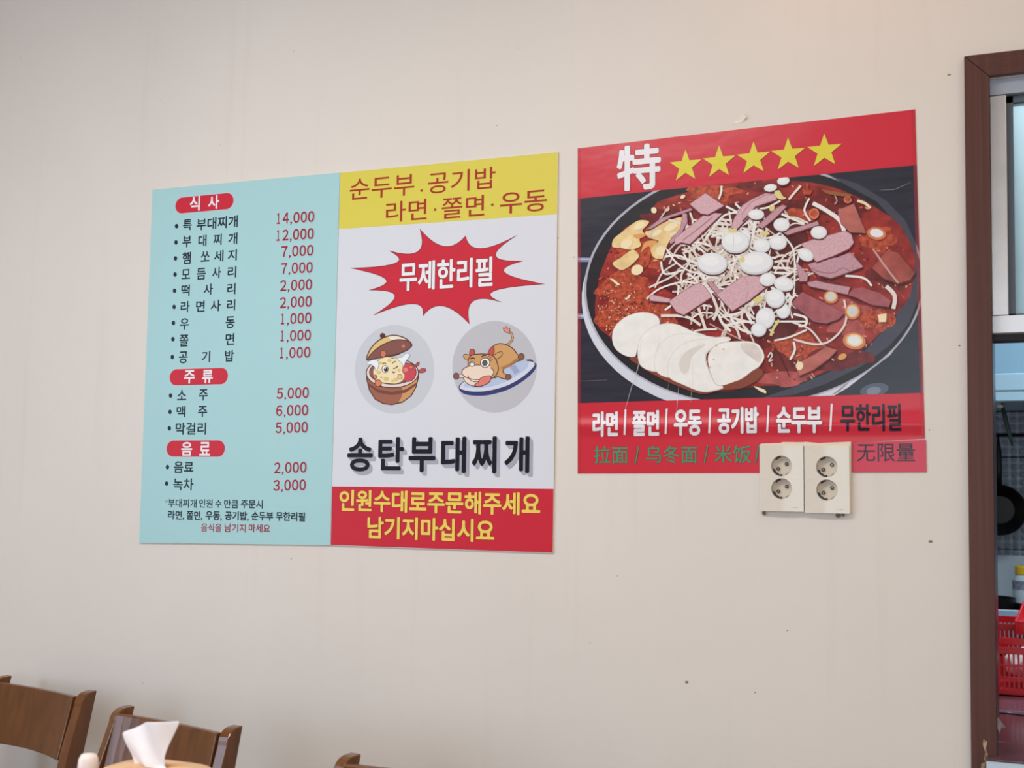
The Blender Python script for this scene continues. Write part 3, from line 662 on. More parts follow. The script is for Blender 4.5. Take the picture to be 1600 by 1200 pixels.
def strands(reg, L_, w_=15):
    p.z(*reg, RS)
    for q in L_: p.stroke(q, w_ * random.uniform(0.85, 1.2), random.choice((sp[0], sp[2], sp[2])), taper=False)
strands(RA, [[(820, 690), (840, 780), (900, 790), (1000, 760)], [(700, 1000), (800, 920), (940, 870), (1050, 860), (1180, 890)], [(1180, 880), (1240, 960), (1280, 1080), (1260, 1180)],
             [(720, 905), (880, 830), (960, 780)], [(870, 590), (930, 680), (1040, 760), (1180, 800), (1300, 830)], [(1060, 600), (1050, 700), (990, 800), (1000, 900)], [(1330, 380), (1350, 500), (1360, 630)],
             [(1600, 330), (1560, 550), (1440, 680), (1400, 800)], [(1180, 520), (1240, 430), (1340, 310), (1450, 280)], [(1360, 230), (1420, 260), (1470, 290)], [(1325, 60), (1318, 120), (1300, 170)],
             [(1000, 620), (1100, 580), (1200, 500)], [(850, 650), (960, 640), (1080, 690), (1140, 720)], [(1300, 620), (1340, 580), (1330, 440)]])
strands(RB, [[(20, 720), (80, 620), (110, 500), (130, 440)], [(330, 570), (420, 680), (440, 850), (430, 1100)], [(560, 270), (520, 370), (570, 460)],
             [(100, 350), (200, 350), (320, 290)], [(280, 760), (330, 745), (370, 750)], [(270, 800), (340, 790), (400, 790)], [(260, 850), (330, 850), (400, 850)], [(270, 890), (340, 890), (410, 895)],
             [(330, 400), (420, 440), (520, 480)], [(360, 450), (440, 430), (550, 475)], [(30, 440), (60, 500), (30, 560)], [(390, 280), (440, 220), (490, 165)]], 17)
p.stroke([(590, 310), (700, 370), (810, 450), (850, 540)], 34, sp[2], taper=False); p.stroke([(860, 915), (980, 925), (1040, 950), (1080, 1000)], 18, sp[2]); p.stroke([(1200, 1000), (1270, 1080), (1260, 1190)], 34, sp[0])
p.stroke([(960, 290), (1020, 310), (1070, 350)], 22, cr2); p.stroke([(770, 240), (790, 290), (770, 320)], 10, sp[3])
strands(RD, [[(430, 430), (600, 470), (720, 450), (830, 350), (870, 240), (850, 100)], [(270, 440), (400, 410), (540, 350)], [(430, 220), (530, 250), (530, 310), (470, 320)], [(430, 450), (440, 520), (400, 600)]], 17)
strands(RC, [[(820, 180), (960, 180), (1060, 200), (1150, 260)], [(1130, 110), (1160, 200), (1190, 290)], [(1400, 200), (1480, 290), (1600, 330)], [(1340, 270), (1500, 230), (1600, 240)], [(1250, 20), (1290, 140), (1250, 210)], [(1500, 130), (1560, 170), (1600, 210)], [(1300, 170), (1330, 240), (1400, 310)]], 20)
# slices of ham
ham = gk('ham', (212, 172, 180), noise=(230, 0.14, (1, 1, 1))); ham2 = gk('ham_b', (194, 150, 160), noise=(230, 0.15, (1, 1, 1))); hamd = gk('ham_edge', (160, 106, 124)); hamr = gk('ham_red', (164, 92, 98), noise=(60, 0.2, (1, 1, 1))); hamo = gk('ham_orange', (184, 106, 96), noise=(40, 0.2, (1, 1, 1)))
def slice_(reg, pts, m=None, e=None, off=(4, 14)):
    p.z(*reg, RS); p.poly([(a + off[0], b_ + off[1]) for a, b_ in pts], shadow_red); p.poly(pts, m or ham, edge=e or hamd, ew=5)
slice_(RB, [(800, 370), (930, 315), (1030, 560), (900, 550), (820, 470)], hamo)
slice_(RB, [(1080, 850), (1200, 700), (1300, 720), (1440, 890), (1400, 950), (1300, 980), (1180, 940)], gk('ham_deep', (158, 78, 70), noise=(40, 0.25, (1, 1, 1))), s_dk)
p.stroke([(1090, 690), (1180, 820), (1300, 975)], 16, sp[3])
slice_(RD, [(415, 130), (500, 40), (700, 140), (850, 215), (800, 260), (700, 295), (600, 280), (500, 200)], hamr)
slice_(RD, [(880, 60), (930, 10), (1000, 0), (1150, 50), (1240, 110), (1220, 160), (1080, 140), (950, 80)], hamr, s_pk)
slice_(RD, [(440, 640), (600, 560), (700, 490), (790, 520), (720, 590), (600, 680), (480, 730)], hamo, s_pk)
slice_(RB, [(540, 970), (620, 955), (700, 975), (900, 1010), (880, 1070), (740, 1040), (560, 1000)], ham2)
slice_(RB, [(550, 820), (640, 790), (800, 760), (900, 720), (1010, 840), (900, 880), (740, 935), (640, 910), (580, 870)], ham2)
p.stroke([(570, 850), (660, 885), (760, 890), (840, 850), (900, 880)], 8, hamd)
slice_(RB, [(450, 800), (500, 850), (550, 910), (540, 960), (480, 960)], ham2)
slice_(RB, [(490, 650), (600, 610), (860, 540), (910, 570), (930, 640), (890, 690), (760, 750), (620, 800)])
slice_(RB, [(330, 550), (630, 460), (640, 490), (380, 575)], ham2)
slice_(RA, [(690, 430), (820, 330), (1070, 245), (1080, 262), (900, 320), (740, 415)], ham2, off=(2, 8))
slice_(RA, [(1000, 290), (1035, 290), (1040, 360), (960, 500), (900, 545), (890, 520), (980, 420)], ham2, off=(2, 8))
slice_(RA, [(930, 500), (1180, 300), (1260, 285), (1330, 290), (1060, 545), (990, 530), (940, 550)])
p.stroke([(1000, 515), (1100, 440), (1250, 320)], 7, hamd)
slice_(RA, [(1060, 210), (1190, 120), (1345, 225), (1210, 300), (1150, 290), (1090, 240)])
slice_(RA, [(1430, 330), (1500, 220), (1580, 170), (1690, 120), (1760, 125), (1600, 270), (1500, 370), (1450, 420), (1400, 410)])
slice_(RB, [(0, 400), (80, 300), (190, 245), (270, 230), (290, 280), (200, 310), (110, 340), (60, 400), (0, 460)])
slice_(RB, [(130, 500), (290, 350), (340, 325), (375, 335), (270, 440), (170, 520)], ham2)
slice_(RA, [(720, 985), (745, 965), (900, 1000), (880, 1030), (730, 1015)])
slice_(RA, [(885, 1020), (1040, 915), (1130, 870), (1180, 890), (1230, 960), (1240, 985), (1010, 1135), (950, 1110)])
slice_(RA, [(1200, 860), (1240, 850), (1320, 940), (1290, 970)], ham2)
# white bean bulbs, rice cakes and mushrooms
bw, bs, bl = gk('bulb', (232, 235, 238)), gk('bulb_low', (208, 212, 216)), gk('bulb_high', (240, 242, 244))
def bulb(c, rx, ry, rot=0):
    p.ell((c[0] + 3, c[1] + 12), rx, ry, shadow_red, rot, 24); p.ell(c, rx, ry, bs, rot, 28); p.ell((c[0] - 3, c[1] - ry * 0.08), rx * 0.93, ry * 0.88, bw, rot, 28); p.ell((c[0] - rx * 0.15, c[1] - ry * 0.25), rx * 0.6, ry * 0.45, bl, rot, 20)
p.z(*RB, RS)
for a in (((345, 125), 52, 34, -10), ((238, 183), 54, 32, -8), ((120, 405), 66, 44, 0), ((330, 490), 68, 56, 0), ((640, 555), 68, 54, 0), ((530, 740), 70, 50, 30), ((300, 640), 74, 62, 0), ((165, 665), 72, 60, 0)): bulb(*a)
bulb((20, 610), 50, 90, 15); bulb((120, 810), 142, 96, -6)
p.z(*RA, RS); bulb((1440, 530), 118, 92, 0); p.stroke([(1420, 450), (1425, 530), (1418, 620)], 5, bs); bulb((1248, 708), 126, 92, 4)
yb = gk('bean_yellow', (224, 210, 140))
p.poly([(1380, 420), (1450, 415), (1450, 450), (1385, 450)], yb); p.poly([(1470, 670), (1510, 645), (1520, 680), (1480, 695)], yb)
p.z(*RB, RS)
for q in ([(270, 220), (310, 205), (340, 250), (370, 270), (330, 280), (290, 265)], [(230, 340), (270, 335), (265, 370), (235, 375)], [(150, 555), (210, 545), (230, 570), (170, 580)], [(0, 760), (20, 760), (15, 800), (0, 800)], [(90, 1110), (150, 1080), (170, 1120), (120, 1140)]): p.poly(q, yb, smooth=True)
p.poly([(500, 200), (530, 190), (545, 130), (560, 190), (590, 200), (570, 240), (520, 245)], s_or); p.poly([(660, 195), (920, 240), (900, 260), (760, 245), (700, 230)], gk('greenonion', (150, 96, 60)))
for c in ((1120, 560, 56, 34), (600, 395, 30, 30), (880, 280, 24, 18)): p.ell((c[0], c[1] + 4), c[2] * 1.4, c[3] * 1.5, s_li, 10); p.ell(c[:2], c[2], c[3], bw if c[2] > 40 else s_or, 10)
slice_(RB, [(0, 920), (100, 915), (170, 930), (245, 960), (200, 1010), (60, 1120), (-20, 1170), (-80, 1210), (-210, 1070), (-80, 980)])
p.stroke([(20, 925), (50, 1000), (40, 1110)], 5, ham2)
p.z(*RB, RS); bulb((215, 945), 68, 56, -10); bulb((350, 985), 84, 60, 10)
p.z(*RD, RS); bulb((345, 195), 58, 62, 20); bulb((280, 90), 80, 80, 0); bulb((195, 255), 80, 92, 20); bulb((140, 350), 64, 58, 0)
p.stroke([(240, 400), (262, 340), (310, 270)], 22, yb)
for c in ((935, 440, 66, 48), (740, 75, 42, 36), (920, 195, 44, 46)): p.ell((c[0], c[1] + 4), c[2] * 1.45, c[3] * 1.45, s_li, 10); p.ell((c[0], c[1]), c[2] * 1.1, c[3] * 1.1, cr1, 5); p.ell(c[:2], c[2] * 0.85, c[3] * 0.8, bw if c[2] > 60 else bs, 10)
p.poly([(1130, 225), (1205, 215), (1200, 285), (1140, 288)], cr2); p.poly([(1060, 240), (1130, 225), (1140, 280), (1080, 255)], s_or); p.ell((835, 575), 38, 24, cr3, -25)
p.ell((480, 650), 30, 36, cr2, 10); p.poly([(100, 820), (150, 860), (200, 880), (190, 850)], cr2, smooth=True); p.stroke([(215, 580), (240, 540), (250, 570), (225, 610), (260, 600)], 10, sp[0])
# sliced soft tofu
tf, tf2, tfe = gk('tofu', (240, 238, 234), noise=(50, 0.05, (1, 1, 1))), gk('tofu_low', (222, 217, 210)), gk('tofu_edge', (192, 150, 130))
p.z(*RC, RS)
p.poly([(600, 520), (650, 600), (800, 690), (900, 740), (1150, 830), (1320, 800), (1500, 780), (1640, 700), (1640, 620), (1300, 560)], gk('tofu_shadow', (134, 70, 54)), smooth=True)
p.poly([(415, 360), (440, 270), (530, 190), (640, 155), (740, 162), (800, 200), (800, 270), (720, 330), (650, 400), (620, 470), (600, 520), (520, 510), (440, 450)], tf, smooth=True, edge=tf2, ew=4)
for q in ([(630, 430), (680, 330), (790, 260), (940, 250), (1080, 310), (1200, 355), (1100, 420), (900, 560), (780, 640), (650, 590)],
          [(765, 560), (800, 440), (900, 350), (1020, 330), (1200, 350), (1300, 380), (1100, 480), (960, 640), (880, 690), (790, 650)],
          [(885, 570), (940, 470), (1040, 400), (1240, 365), (1385, 360), (1360, 400), (1210, 470), (1190, 560), (1250, 700), (1330, 770), (1250, 800), (1150, 808), (1000, 750), (890, 690)]):
    p.poly([(a + 10, b_ + 6) for a, b_ in q], tf2, smooth=True); p.poly(q, tf, smooth=True, edge=tf2, ew=5)
p.poly([(970, 580), (1010, 500), (1080, 450), (1190, 420), (1080, 520), (1050, 640), (1000, 660)], tf2, smooth=True)
p.poly([(1210, 540), (1240, 460), (1310, 410), (1420, 395), (1560, 395), (1640, 430), (1680, 520), (1640, 600), (1580, 640), (1500, 700), (1430, 730), (1300, 762), (1240, 680)], tf, smooth=True, edge=tfe, ew=4)
for c in ((1280, 430), (1200, 560), (1230, 610), (1340, 460), (1260, 545)): p.ell(c, 12, 6, gk('tofu_spot', (226, 176, 150)), 40, n=8)
p.poly([(1490, 410), (1600, 420), (1660, 500), (1640, 570), (1560, 520), (1500, 470)], gk('tofu_rough', (222, 212, 206), noise=(60, 0.1, (1, 1, 1))), smooth=True)
p.build('stew_photo', fp)
# thin raised folds where the film has creased, highlight streaks tinted on in white
M_FOLD_GLINT = mat('film_fold', (236, 236, 240), 0.18, alpha=0.2, gain=1.0)
for k_, (pts_, wd_) in enumerate(((((1003, 532), (998, 575), (988, 605), (978, 640)), 0.0022), (((1034, 490), (1032, 530), (1026, 560)), 0.0016), (((1062, 600), (1060, 622), (1058, 645)), 0.0018), (((1081, 545), (1084, 590), (1080, 628)), 0.0020),
                   (((1046, 598), (1044, 612)), 0.0012), (((1375, 298), (1398, 297), (1423, 286)), 0.0012), (((905, 596), (950, 594)), 0.0012), (((1205, 530), (1222, 562), (1235, 590)), 0.0022))):
    qs = [P(*c_) for c_ in pts_]; vs = []; n_ = len(qs)
    for i_, c_ in enumerate(qs):
        t_ = (qs[min(i_ + 1, n_ - 1)] - qs[max(i_ - 1, 0)]).normalized(); nx_ = Vector((-t_.z, 0, t_.x)) * (wd_ / 2 if 0 < i_ < n_ - 1 else wd_ / 4)
        y_ = -T2 - 0.0040; vs += [(c_.x - nx_.x, y_, c_.z - nx_.z), (c_.x, y_ - 0.0006, c_.z), (c_.x + nx_.x, y_, c_.z + nx_.z)]
    fs = []
    for i_ in range(n_ - 1):
        a_ = 3 * i_; fs += [(a_, a_ + 1, a_ + 4, a_ + 3), (a_ + 1, a_ + 2, a_ + 5, a_ + 4), (a_ + 2, a_, a_ + 3, a_ + 5)]
    b = MB(); b.add(vs, fs, M_FOLD_GLINT if k_ < 7 else mat('film_fold_dark', (90, 30, 34), 0.3, alpha=0.5, gain=1.0)); b.build('film_fold', fp)
# yellow stars and lettering
p = Print(T2 + 0.0002); p.z(0, 0, 1)
for c in ((1071.4, 258.2), (1123.8, 252.2), (1177.6, 246.2), (1231.6, 240.4), (1288.3, 234.3)):
    k = Print(T2 + 0.0002); w0 = p.w(c); R_ = 0.0345
    for off, m in ((0.0016, G_DRED), (0.0, G_YEL)):
        k.poly_w([(w0[0] + (R_ if i % 2 == 0 else R_ * 0.40) * math.sin(math.pi * i / 5) * 1.0 + off * 0.6, w0[1] - 0.002 - off * 0.5 + (R_ if i % 2 == 0 else R_ * 0.40) * math.cos(math.pi * i / 5)) for i in range(10)], m)
    k.build('star', fp)
p = Print(T2 + 0.0002); p.z(880, 160, RS)
p.text('特', 447, 560, 815, 524, 382, G_DRED, bold=0.05, grow=0.001); p.text('特', 447, 560, 815, 524, 382, G_WHITE, bold=0.032); p.build('header_lettering', fp)['label'] = 'large white character beside the stars'
p = Print(T2 + 0.0002); p.z(880, 600, RS)
BB = 0.042
for t in (('라면', 245, 338, 460, 330, 212), ('쫄면', 577, 330, 803, 322, 216), ('우동', 923, 325, 1157, 318, 218)):
    p.text(*t, G_DRED, bold=0.058, grow=0.0007); p.text(*t, G_WHITE, bold=BB)
for a, c in (((522, 212), (513, 424)), ((865, 205), (855, 416)), ((1228, 196), (1218, 410))): p.stroke([a, c], 16, G_WHITE, smooth=False)
p.z(0, 0, 1); p.text('공기밥', 1121, 657.5, 1186, 656, 42, G_DRED, bold=0.058, grow=0.0007); p.text('공기밥', 1121, 657.5, 1186, 656, 42, G_WHITE, bold=BB)
p.z(1160, 600, RS)
for a, c in (((220, 178), (208, 402)), ((746, 165), (734, 392))): p.stroke([a, c], 16, G_WHITE, smooth=False)
p.text('순두부', 283, 302, 665, 296, 226, G_DRED, bold=0.058, grow=0.0007); p.text('순두부', 283, 302, 665, 296, 226, G_WHITE, bold=BB)
p.build('lower_lettering', fp)
p = Print(T2 + 0.0002); p.z(1160, 600, RS); p.text('무한리필', 815, 286, 1325, 276, 232, G_DK, bold=0.03); p.build('dark_lettering', fp)
p = Print(T2 + 0.0002); p.z(880, 600, RS)
for t in (('拉面', 258, 592, 540, 588, 146), ('乌冬面', 690, 590, 1118, 586, 146), ('米饭', 1262, 586, 1568, 582, 146)): p.text(*t, G_DGREEN, bold=0.022, grow=0.0004); p.text(*t, G_GREEN, bold=0.004)
for a, c in (((630, 520), (602, 665)), ((1205, 515), (1177, 660)), ((1632, 510), (1604, 655))): p.stroke([a, c], 15, G_DGREEN, smooth=False); p.stroke([a, c], 9, G_GREEN, smooth=False)
p.build('green_lettering', fp)
# cut strip pasted back beside the sockets
b = MB(); q = [P(*c) for c in [(1333.4, 691.8), (1446.9, 687.2), (1447.8, 737.8), (1333.4, 738.4)]]
vs = [(c.x, -T2 - 0.0012, c.z) for c in q] + [(c.x, -T2, c.z) for c in q]
b.add(vs, [(3, 2, 1, 0), (0, 1, 5, 4), (1, 2, 6, 5), (2, 3, 7, 6), (3, 0, 4, 7)], gk('strip_red_sheen', (206, 52, 78)))  # pinker than the sheet: gloss haze mixed into the red
strip = b.build('pasted_strip', fp)
p = Print(T2 + 0.0013); p.z(1160, 600, RS); p.text('无限量', 955, 576, 1440, 568, 150, G_DK, bold=0.008); p.build('strip_lettering', strip)

# ------------------------------------------------------------------ twin power sockets
M_PL = mat('ivory_plastic', (224, 216, 203), 0.12, spec=0.7, gain=1.0); M_WELL = mat('socket_well', (212, 198, 180), 0.35, gain=1.0); M_HOLE = mat('socket_dark', (52, 40, 34), 0.4, gain=1.0); M_PIN = mat('nickel', (150, 140, 130), 0.3, metal=0.8, gain=1.0)
def outlet(px0, px1, top, bot, label):
    a, c = P(px0, top), P(px1, bot); x0, x1, z0, z1 = a.x, c.x, c.z, a.z; zc = (z0 + z1) / 2; D = 0.014
    t = tag(empty('wall_socket', ((x0 + x1) / 2, 0, z0)), label, 'power socket', 'power sockets under the food poster')
    wells = [((x0 + x1) / 2 + 0.0005, zc + s_ * (z1 - z0) * 0.172 + 0.002, 0.0198) for s_ in (1, -1)]
    # plate with two round openings: gently domed from side to side
    b = MB(); xs = (x0 + x1) / 2; hw = (x1 - x0) / 2
    def dome(x): return -(D - 0.0028 * ((x - xs) / hw) ** 2)
    N = 40
    for (wx_, wz_, R_), (lo, hi) in zip(wells, ((zc, z1), (z0, zc))):
        ring = []; outer = []
        for k in range(N):
            an = 2 * math.pi * k / N; cx, sz = math.cos(an), math.sin(an); ring.append((wx_ + R_ * cx, wz_ + R_ * sz))
            ts = [((x1 if cx > 0 else x0) - wx_) / cx if abs(cx) > 1e-6 else 9, ((hi if sz > 0 else lo) - wz_) / sz if abs(sz) > 1e-6 else 9]; tt = min(ts)
            outer.append((wx_ + tt * cx, wz_ + tt * sz))
        for cx_, cz_ in ((x0, lo), (x1, lo), (x1, hi), (x0, hi)):            # snap the nearest outline points onto the corners
            k = min(range(N), key=lambda i: (outer[i][0] - cx_) ** 2 + (outer[i][1] - cz_) ** 2); outer[k] = (cx_, cz_)
        vs = [(x, dome(x), z) for x, z in ring] + [(x, dome(x), z) for x, z in outer] + [(x, -D + 0.011, z) for x, z in ring]
        fs = []
        for k in range(N):
            j = (k + 1) % N; fs.append((k, j, N + j, N + k)); fs.append((2 * N + k, 2 * N + j, j, k))
        b.add(vs, fs, M_PL)
    e = [(x0, z0), (x1, z0), (x1, z1), (x0, z1)]
    vs = [(x, dome(x), z) for x, z in e] + [(x, 0, z) for x, z in e]
    b.add(vs, [(0, 1, 5, 4), (1, 2, 6, 5), (2, 3, 7, 6), (3, 0, 4, 7)], M_PL)
    pl = b.build('cover_plate', t)
    for wx_, wz_, R_ in wells:
        b = MB(); b.lathe([(0.0001, -0.0), (R_, 0.0), (R_, 0.0016), (R_ - 0.0012, 0.0016), (R_ - 0.0018, 0.0006), (0.0002, 0.0006)], M_WELL, 36, (wx_, -0.0005, wz_), 'y')
        so = b.build('socket', t, smooth=False)
        b = MB(); an = math.radians(30)
        for s_ in (1, -1):
            cx_, cz_ = wx_ + s_ * 0.0093 * math.cos(an), wz_ + s_ * 0.0093 * math.sin(an) - 0.0005
            b.lathe([(0.0001, 0), (0.0036, 0), (0.0036, 0.0022), (0.0022, 0.0024), (0.0021, 0.0012), (0.0001, 0.0012)], M_HOLE, 16, (cx_, -0.0012, cz_), 'y')
            b.lathe([(0.0001, 0), (0.0015, 0), (0.0015, 0.0014), (0.0001, 0.0014)], M_PIN, 10, (cx_, -0.0022, cz_), 'y')
        b.build('contact_hole', so)
        for an2, w_ in ((118, 0.30), (232, 0.62), (300, 0.2)):
            b = MB(); r0_, r1_ = R_ * 0.80, R_ * 0.985; n = 8; vs = []
            for k in range(n + 1):
                u_ = math.radians(an2) + w_ * (k / n - 0.5) * 2
                ri = r0_ + (R_ * 0.07 if k % 3 == 0 else 0)
                vs += [(wx_ + ri * math.cos(u_), -0.0030, wz_ + ri * math.sin(u_)), (wx_ + r1_ * math.cos(u_), -0.0030, wz_ + r1_ * math.sin(u_))]
            m_ = len(vs); vs += [(x, -0.001, z) for x, _, z in vs]
            fs = []
            for k in range(n): a_ = 2 * k; fs += [(a_, a_ + 1, a_ + 3, a_ + 2), (m_ + a_, m_ + a_ + 2, m_ + a_ + 3, m_ + a_ + 1), (a_, a_ + 2, m_ + a_ + 2, m_ + a_), (a_ + 1, m_ + a_ + 1, m_ + a_ + 3, a_ + 3)]
            fs += [(0, m_, m_ + 1, 1), (2 * n, 2 * n + 1, m_ + 2 * n + 1, m_ + 2 * n)]
            b.add(vs, fs, M_PIN if an2 == 300 else M_HOLE); b.build('earth_clip', so)
    b = MB(); b.box((xs + hw * 0.28, dome(xs + hw * 0.5) - 0.0001, z0 + 0.0075), (xs + hw * 0.72, dome(xs + hw * 0.5) + 0.0005, z0 + 0.0085), mat('faint_mark', (196, 188, 176), 0.4, gain=1.0)); b.build('embossed_mark', t)
    return t
outlet(1188.6, 1257.4, 696.5, 799.5, 'left one of two ivory power sockets, below the red poster')
outlet(1258.0, 1329.0, 697.0, 802.5, 'right one of two ivory power sockets, beside the pasted red strip')
# cut paper lip standing behind the sockets' top and right side, fixing screws below: parts of the wall
b = MB(); lip = [(1187.5, 697), (1190, 693.5), (1220, 692.5), (1224, 691), (1256, 691.2), (1259, 690.6), (1280, 692.6), (1330.5, 690.4), (1330.5, 802), (1327, 802), (1327, 698), (1188, 698)]
q = [P(*c) for c in lip]; n = len(q); vs = [(c.x, -0.0075, c.z) for c in q] + [(c.x, 0, c.z) for c in q]
tri = tessellate_polygon([[Vector((c.x, c.z, 0)) for c in q]])
b.add(vs, list(tri) + [(i, (i + 1) % n, n + (i + 1) % n, n + i) for i in range(n)], mat('cream_paper', (228, 214, 190), 0.6, gain=1.0)); b.build('mounting_frame', wall_front)
for c in ((1194, 802, 5, 3), (1310, 805, 7, 4), (1318, 804.5, 4, 3)):
    b = MB(); a = P(c[0], c[1]); b.lathe([(0.0002, 0), (c[2] * 0.0007, 0), (c[2] * 0.0007, 0.004), (0.0002, 0.005)], mat('old_plaster', (120, 108, 96), 0.8, gain=1.0), 9, (a.x, 0.0, a.z), 'y')
    b.build('plaster_chip', wall_front)
# little flap of torn wallpaper above the poster and the scuffs low on the wall
b = MB(); q = [P(*c) for c in [(1144, 194), (1160, 191), (1167, 184), (1163, 179), (1156, 184), (1150, 190)]]; n = len(q)
vs = [(c.x, -0.0008 - 0.006 * (i in (2, 3)), c.z) for i, c in enumerate(q)] + [(c.x, 0.0, c.z) for c in q]
b.add(vs, [tuple(range(n))] + [(i, (i + 1) % n, n + (i + 1) % n, n + i) for i in range(n)], mat('wallpaper_back', (244, 234, 222), 0.7, gain=1.0)); b.build('wallpaper_tear', wall_front)
b = MB(); SC = mat('scuff', (132, 112, 94), 0.8, gain=1.0)
for c in ((1073, 1066, 3.2, 2.2), (1454, 846, 3.5, 2.0), (1499, 540, 2, 1.2), (1483, 117, 3, 1.2), (1230, 985, 1.4, 1), (1180, 1082, 1.4, 1.2), (872, 372, 1.4, 1), (776, 196, 1.2, 1), (455, 873, 1.6, 1), (1452, 672, 1.4, 1)):
    a = P(c[0], c[1]); b.lathe([(0.0001, 0), (c[2] * 0.0012, 0), (c[2] * 0.0007, 0.0005), (0.0001, 0.0006)], SC, 7, (a.x, 0, a.z), 'y', sy=c[3] / c[2])
b.build('scuff_mark', wall_front)

# ------------------------------------------------------------------ dining chairs with their backs to the wall
WD = dict(bump=(90, 0.08, 0.002, (1, 1, 0.08)), gain=1.0)
M_WOOD = mat('chair_wood', (102, 60, 27), 0.2, noise=(14, 0.22, (3, 3, 0.25)), **WD)
M_WOODP = mat('chair_post_wood', (108, 65, 33), 0.16, noise=(14, 0.2, (3, 3, 0.25)), **WD)
M_SEAT = mat('seat_vinyl', (72, 46, 34), 0.4, gain=1.0)
CT = 0.845; TAN = math.tan(math.radians(14))
def make_chair():
    root = empty('dining_chair', (0, 0, 0))
    tag(root, 'brown wooden dining chair', 'chair', 'wooden dining chairs along the wall')
    def back(z): return TAN * (z - CT) if z > 0.44 else TAN * (0.44 - CT) + 0.12 * (0.44 - z)
    for s in (-1, 1):                                         # rear posts: raked, front top corner rounded, turned with the curve of the back
        prof = []; dep = 0.048
        for z in (0.0, 0.2, 0.44, 0.6, 0.72, CT): prof.append((back(z) - 0.0, z))
        top = back(CT); R_ = 0.030
        for k in range(7):
            a = math.radians(90 * k / 6); prof.append((top - dep + R_ - R_ * math.sin(a) + 0.002, CT - 0.001 - R_ + R_ * math.cos(a)))
        for z in (0.72, 0.6, 0.44, 0.2, 0.0): prof.append((back(z) - (dep if z > 0.3 else 0.040), z))
        rot = Matrix.Rotation(s * math.radians(10), 3, 'Z'); cx = s * 0.165; b = MB(); rings = []
        for t in (-0.0125, 0.0125):
            rings.append([rot @ Vector((t, d, z)) + Vector((cx, 0, 0)) for d, z in prof])
        b.loops(rings, M_WOODP); b.build('back_post', root, bevel=0.0025)
    b = MB(); rings = []; N = 14                               # curved back panel
    for i in range(N + 1):
        x = -0.157 + 0.314 * i / N; sag = 0.016 * (1 - (x / 0.157) ** 2); ring = []
        for z, t in ((0.700, 0), (0.835, 0), (0.835, 1), (0.700, 1)):
            ring.append(Vector((x, back(z) - 0.037 + sag - (0.007 if t else -0.007), z + (-0.002 if z > 0.75 else 0.004) * (1 - (x / 0.157) ** 2))))
        rings.append(ring)
    b.loops(rings, M_WOOD); b.build('back_panel', root, bevel=0.003)
    b = MB(); b.box((-0.17, back(0.50) - 0.042, 0.49), (0.17, back(0.50) - 0.020, 0.53), M_WOOD); b.build('lower_rail', root, bevel=0.003)
    b = MB(); b.box((-0.205, -0.56, 0.43), (0.205, back(0.44) - 0.058, 0.47), M_SEAT); b.build('seat', root, bevel=0.012, seg=3)
    b = MB(); b.box((-0.185, -0.535, 0.37), (0.185, back(0.44) - 0.06, 0.43), M_WOOD); b.build('apron', root, bevel=0.002)
    for s in (-1, 1):
        b = MB(); b.loops([[Vector((s * 0.175 + a * w, -0.52 + c * w, z)) for a, c in ((-1, -1), (1, -1), (1, 1), (-1, 1))] for z, w in ((0, 0.014), (0.37, 0.020))], M_WOODP); b.build('front_leg', root, bevel=0.002)
        b = MB(); b.box((s * 0.175 - 0.009, -0.51, 0.18), (s * 0.175 + 0.009, -0.05, 0.205), M_WOOD); b.build('side_stretcher', root, bevel=0.002)
    return root
def at_z(px, py, z):
    d = ray(px, py); return EYE + d * ((z - EYE.z) / d.z)
ch = make_chair()
spots = [((151, 1079), (0.178, 0.0), -13, 'brown dining chair at far left, its left post cut by the picture edge'),
         ((379, 1134), (0.178, 0.0), -13, 'brown dining chair behind the tissue and wooden tissue box'),
         ((532, 1180), (-0.178, -0.03), -5, 'brown dining chair lowest in view, only its left post and top edge showing')]
for i, (px, loc, rz, lab) in enumerate(spots):
    o = ch if i == 0 else copy_tree(ch)
    g = at_z(px[0], px[1], CT); a = math.radians(rz)
    o.location = (g.x - (loc[0] * math.cos(a) - loc[1] * math.sin(a)), g.y - (loc[0] * math.sin(a) + loc[1] * math.cos(a)), 0)
    o.rotation_euler.z = a; o['label'] = lab

# ------------------------------------------------------------------ table in front of the chairs, tissue box on it
TBZ = 0.75
M_TAB = mat('table_wood', (150, 104, 62), 0.3, noise=(12, 0.15, (0.3, 3, 1)), gain=1.0)
bx = at_z(245, 1199, 0.905)
tb = tag(empty('dining_table', (bx.x - 0.10, bx.y - 0.25, 0)), 'wooden dining table that carries the tissue box', 'table')
c = tb.location
b = MB(); b.box((c.x - 0.70, c.y - 0.36, TBZ - 0.03), (c.x + 0.70, c.y + 0.345, TBZ), M_TAB); b.build('tabletop', tb, bevel=0.004)
for sx in (-1, 1):
    for sy in (-1, 1):
        b = MB(); b.box((c.x + sx * 0.65 - 0.022, c.y + sy * 0.29 - 0.022, 0), (c.x + sx * 0.65 + 0.022, c.y + sy * 0.29 + 0.022, TBZ - 0.03), M_TAB); b.build('leg', tb, bevel=0.003)
M_BOX = mat('box_wood', (220, 172, 120), 0.32, noise=(20, 0.10, (0.4, 0.4, 3)), gain=1.0)
tis = tag(empty('tissue_box', (bx.x, bx.y, TBZ)), 'light wooden tissue box at the bottom edge, before the middle chair', 'tissue box')
def superell(a, c_, z, n=40, e=3.2):
    out = []
    for k in range(n):
        t = 2 * math.pi * k / n; ct, st = math.cos(t), math.sin(t)
        out.append(Vector((bx.x + a * math.copysign(abs(ct) ** (2 / e), ct), bx.y + c_ * math.copysign(abs(st) ** (2 / e), st), z)))
    return out
BW, BD, BT = 0.079, 0.058, 0.905
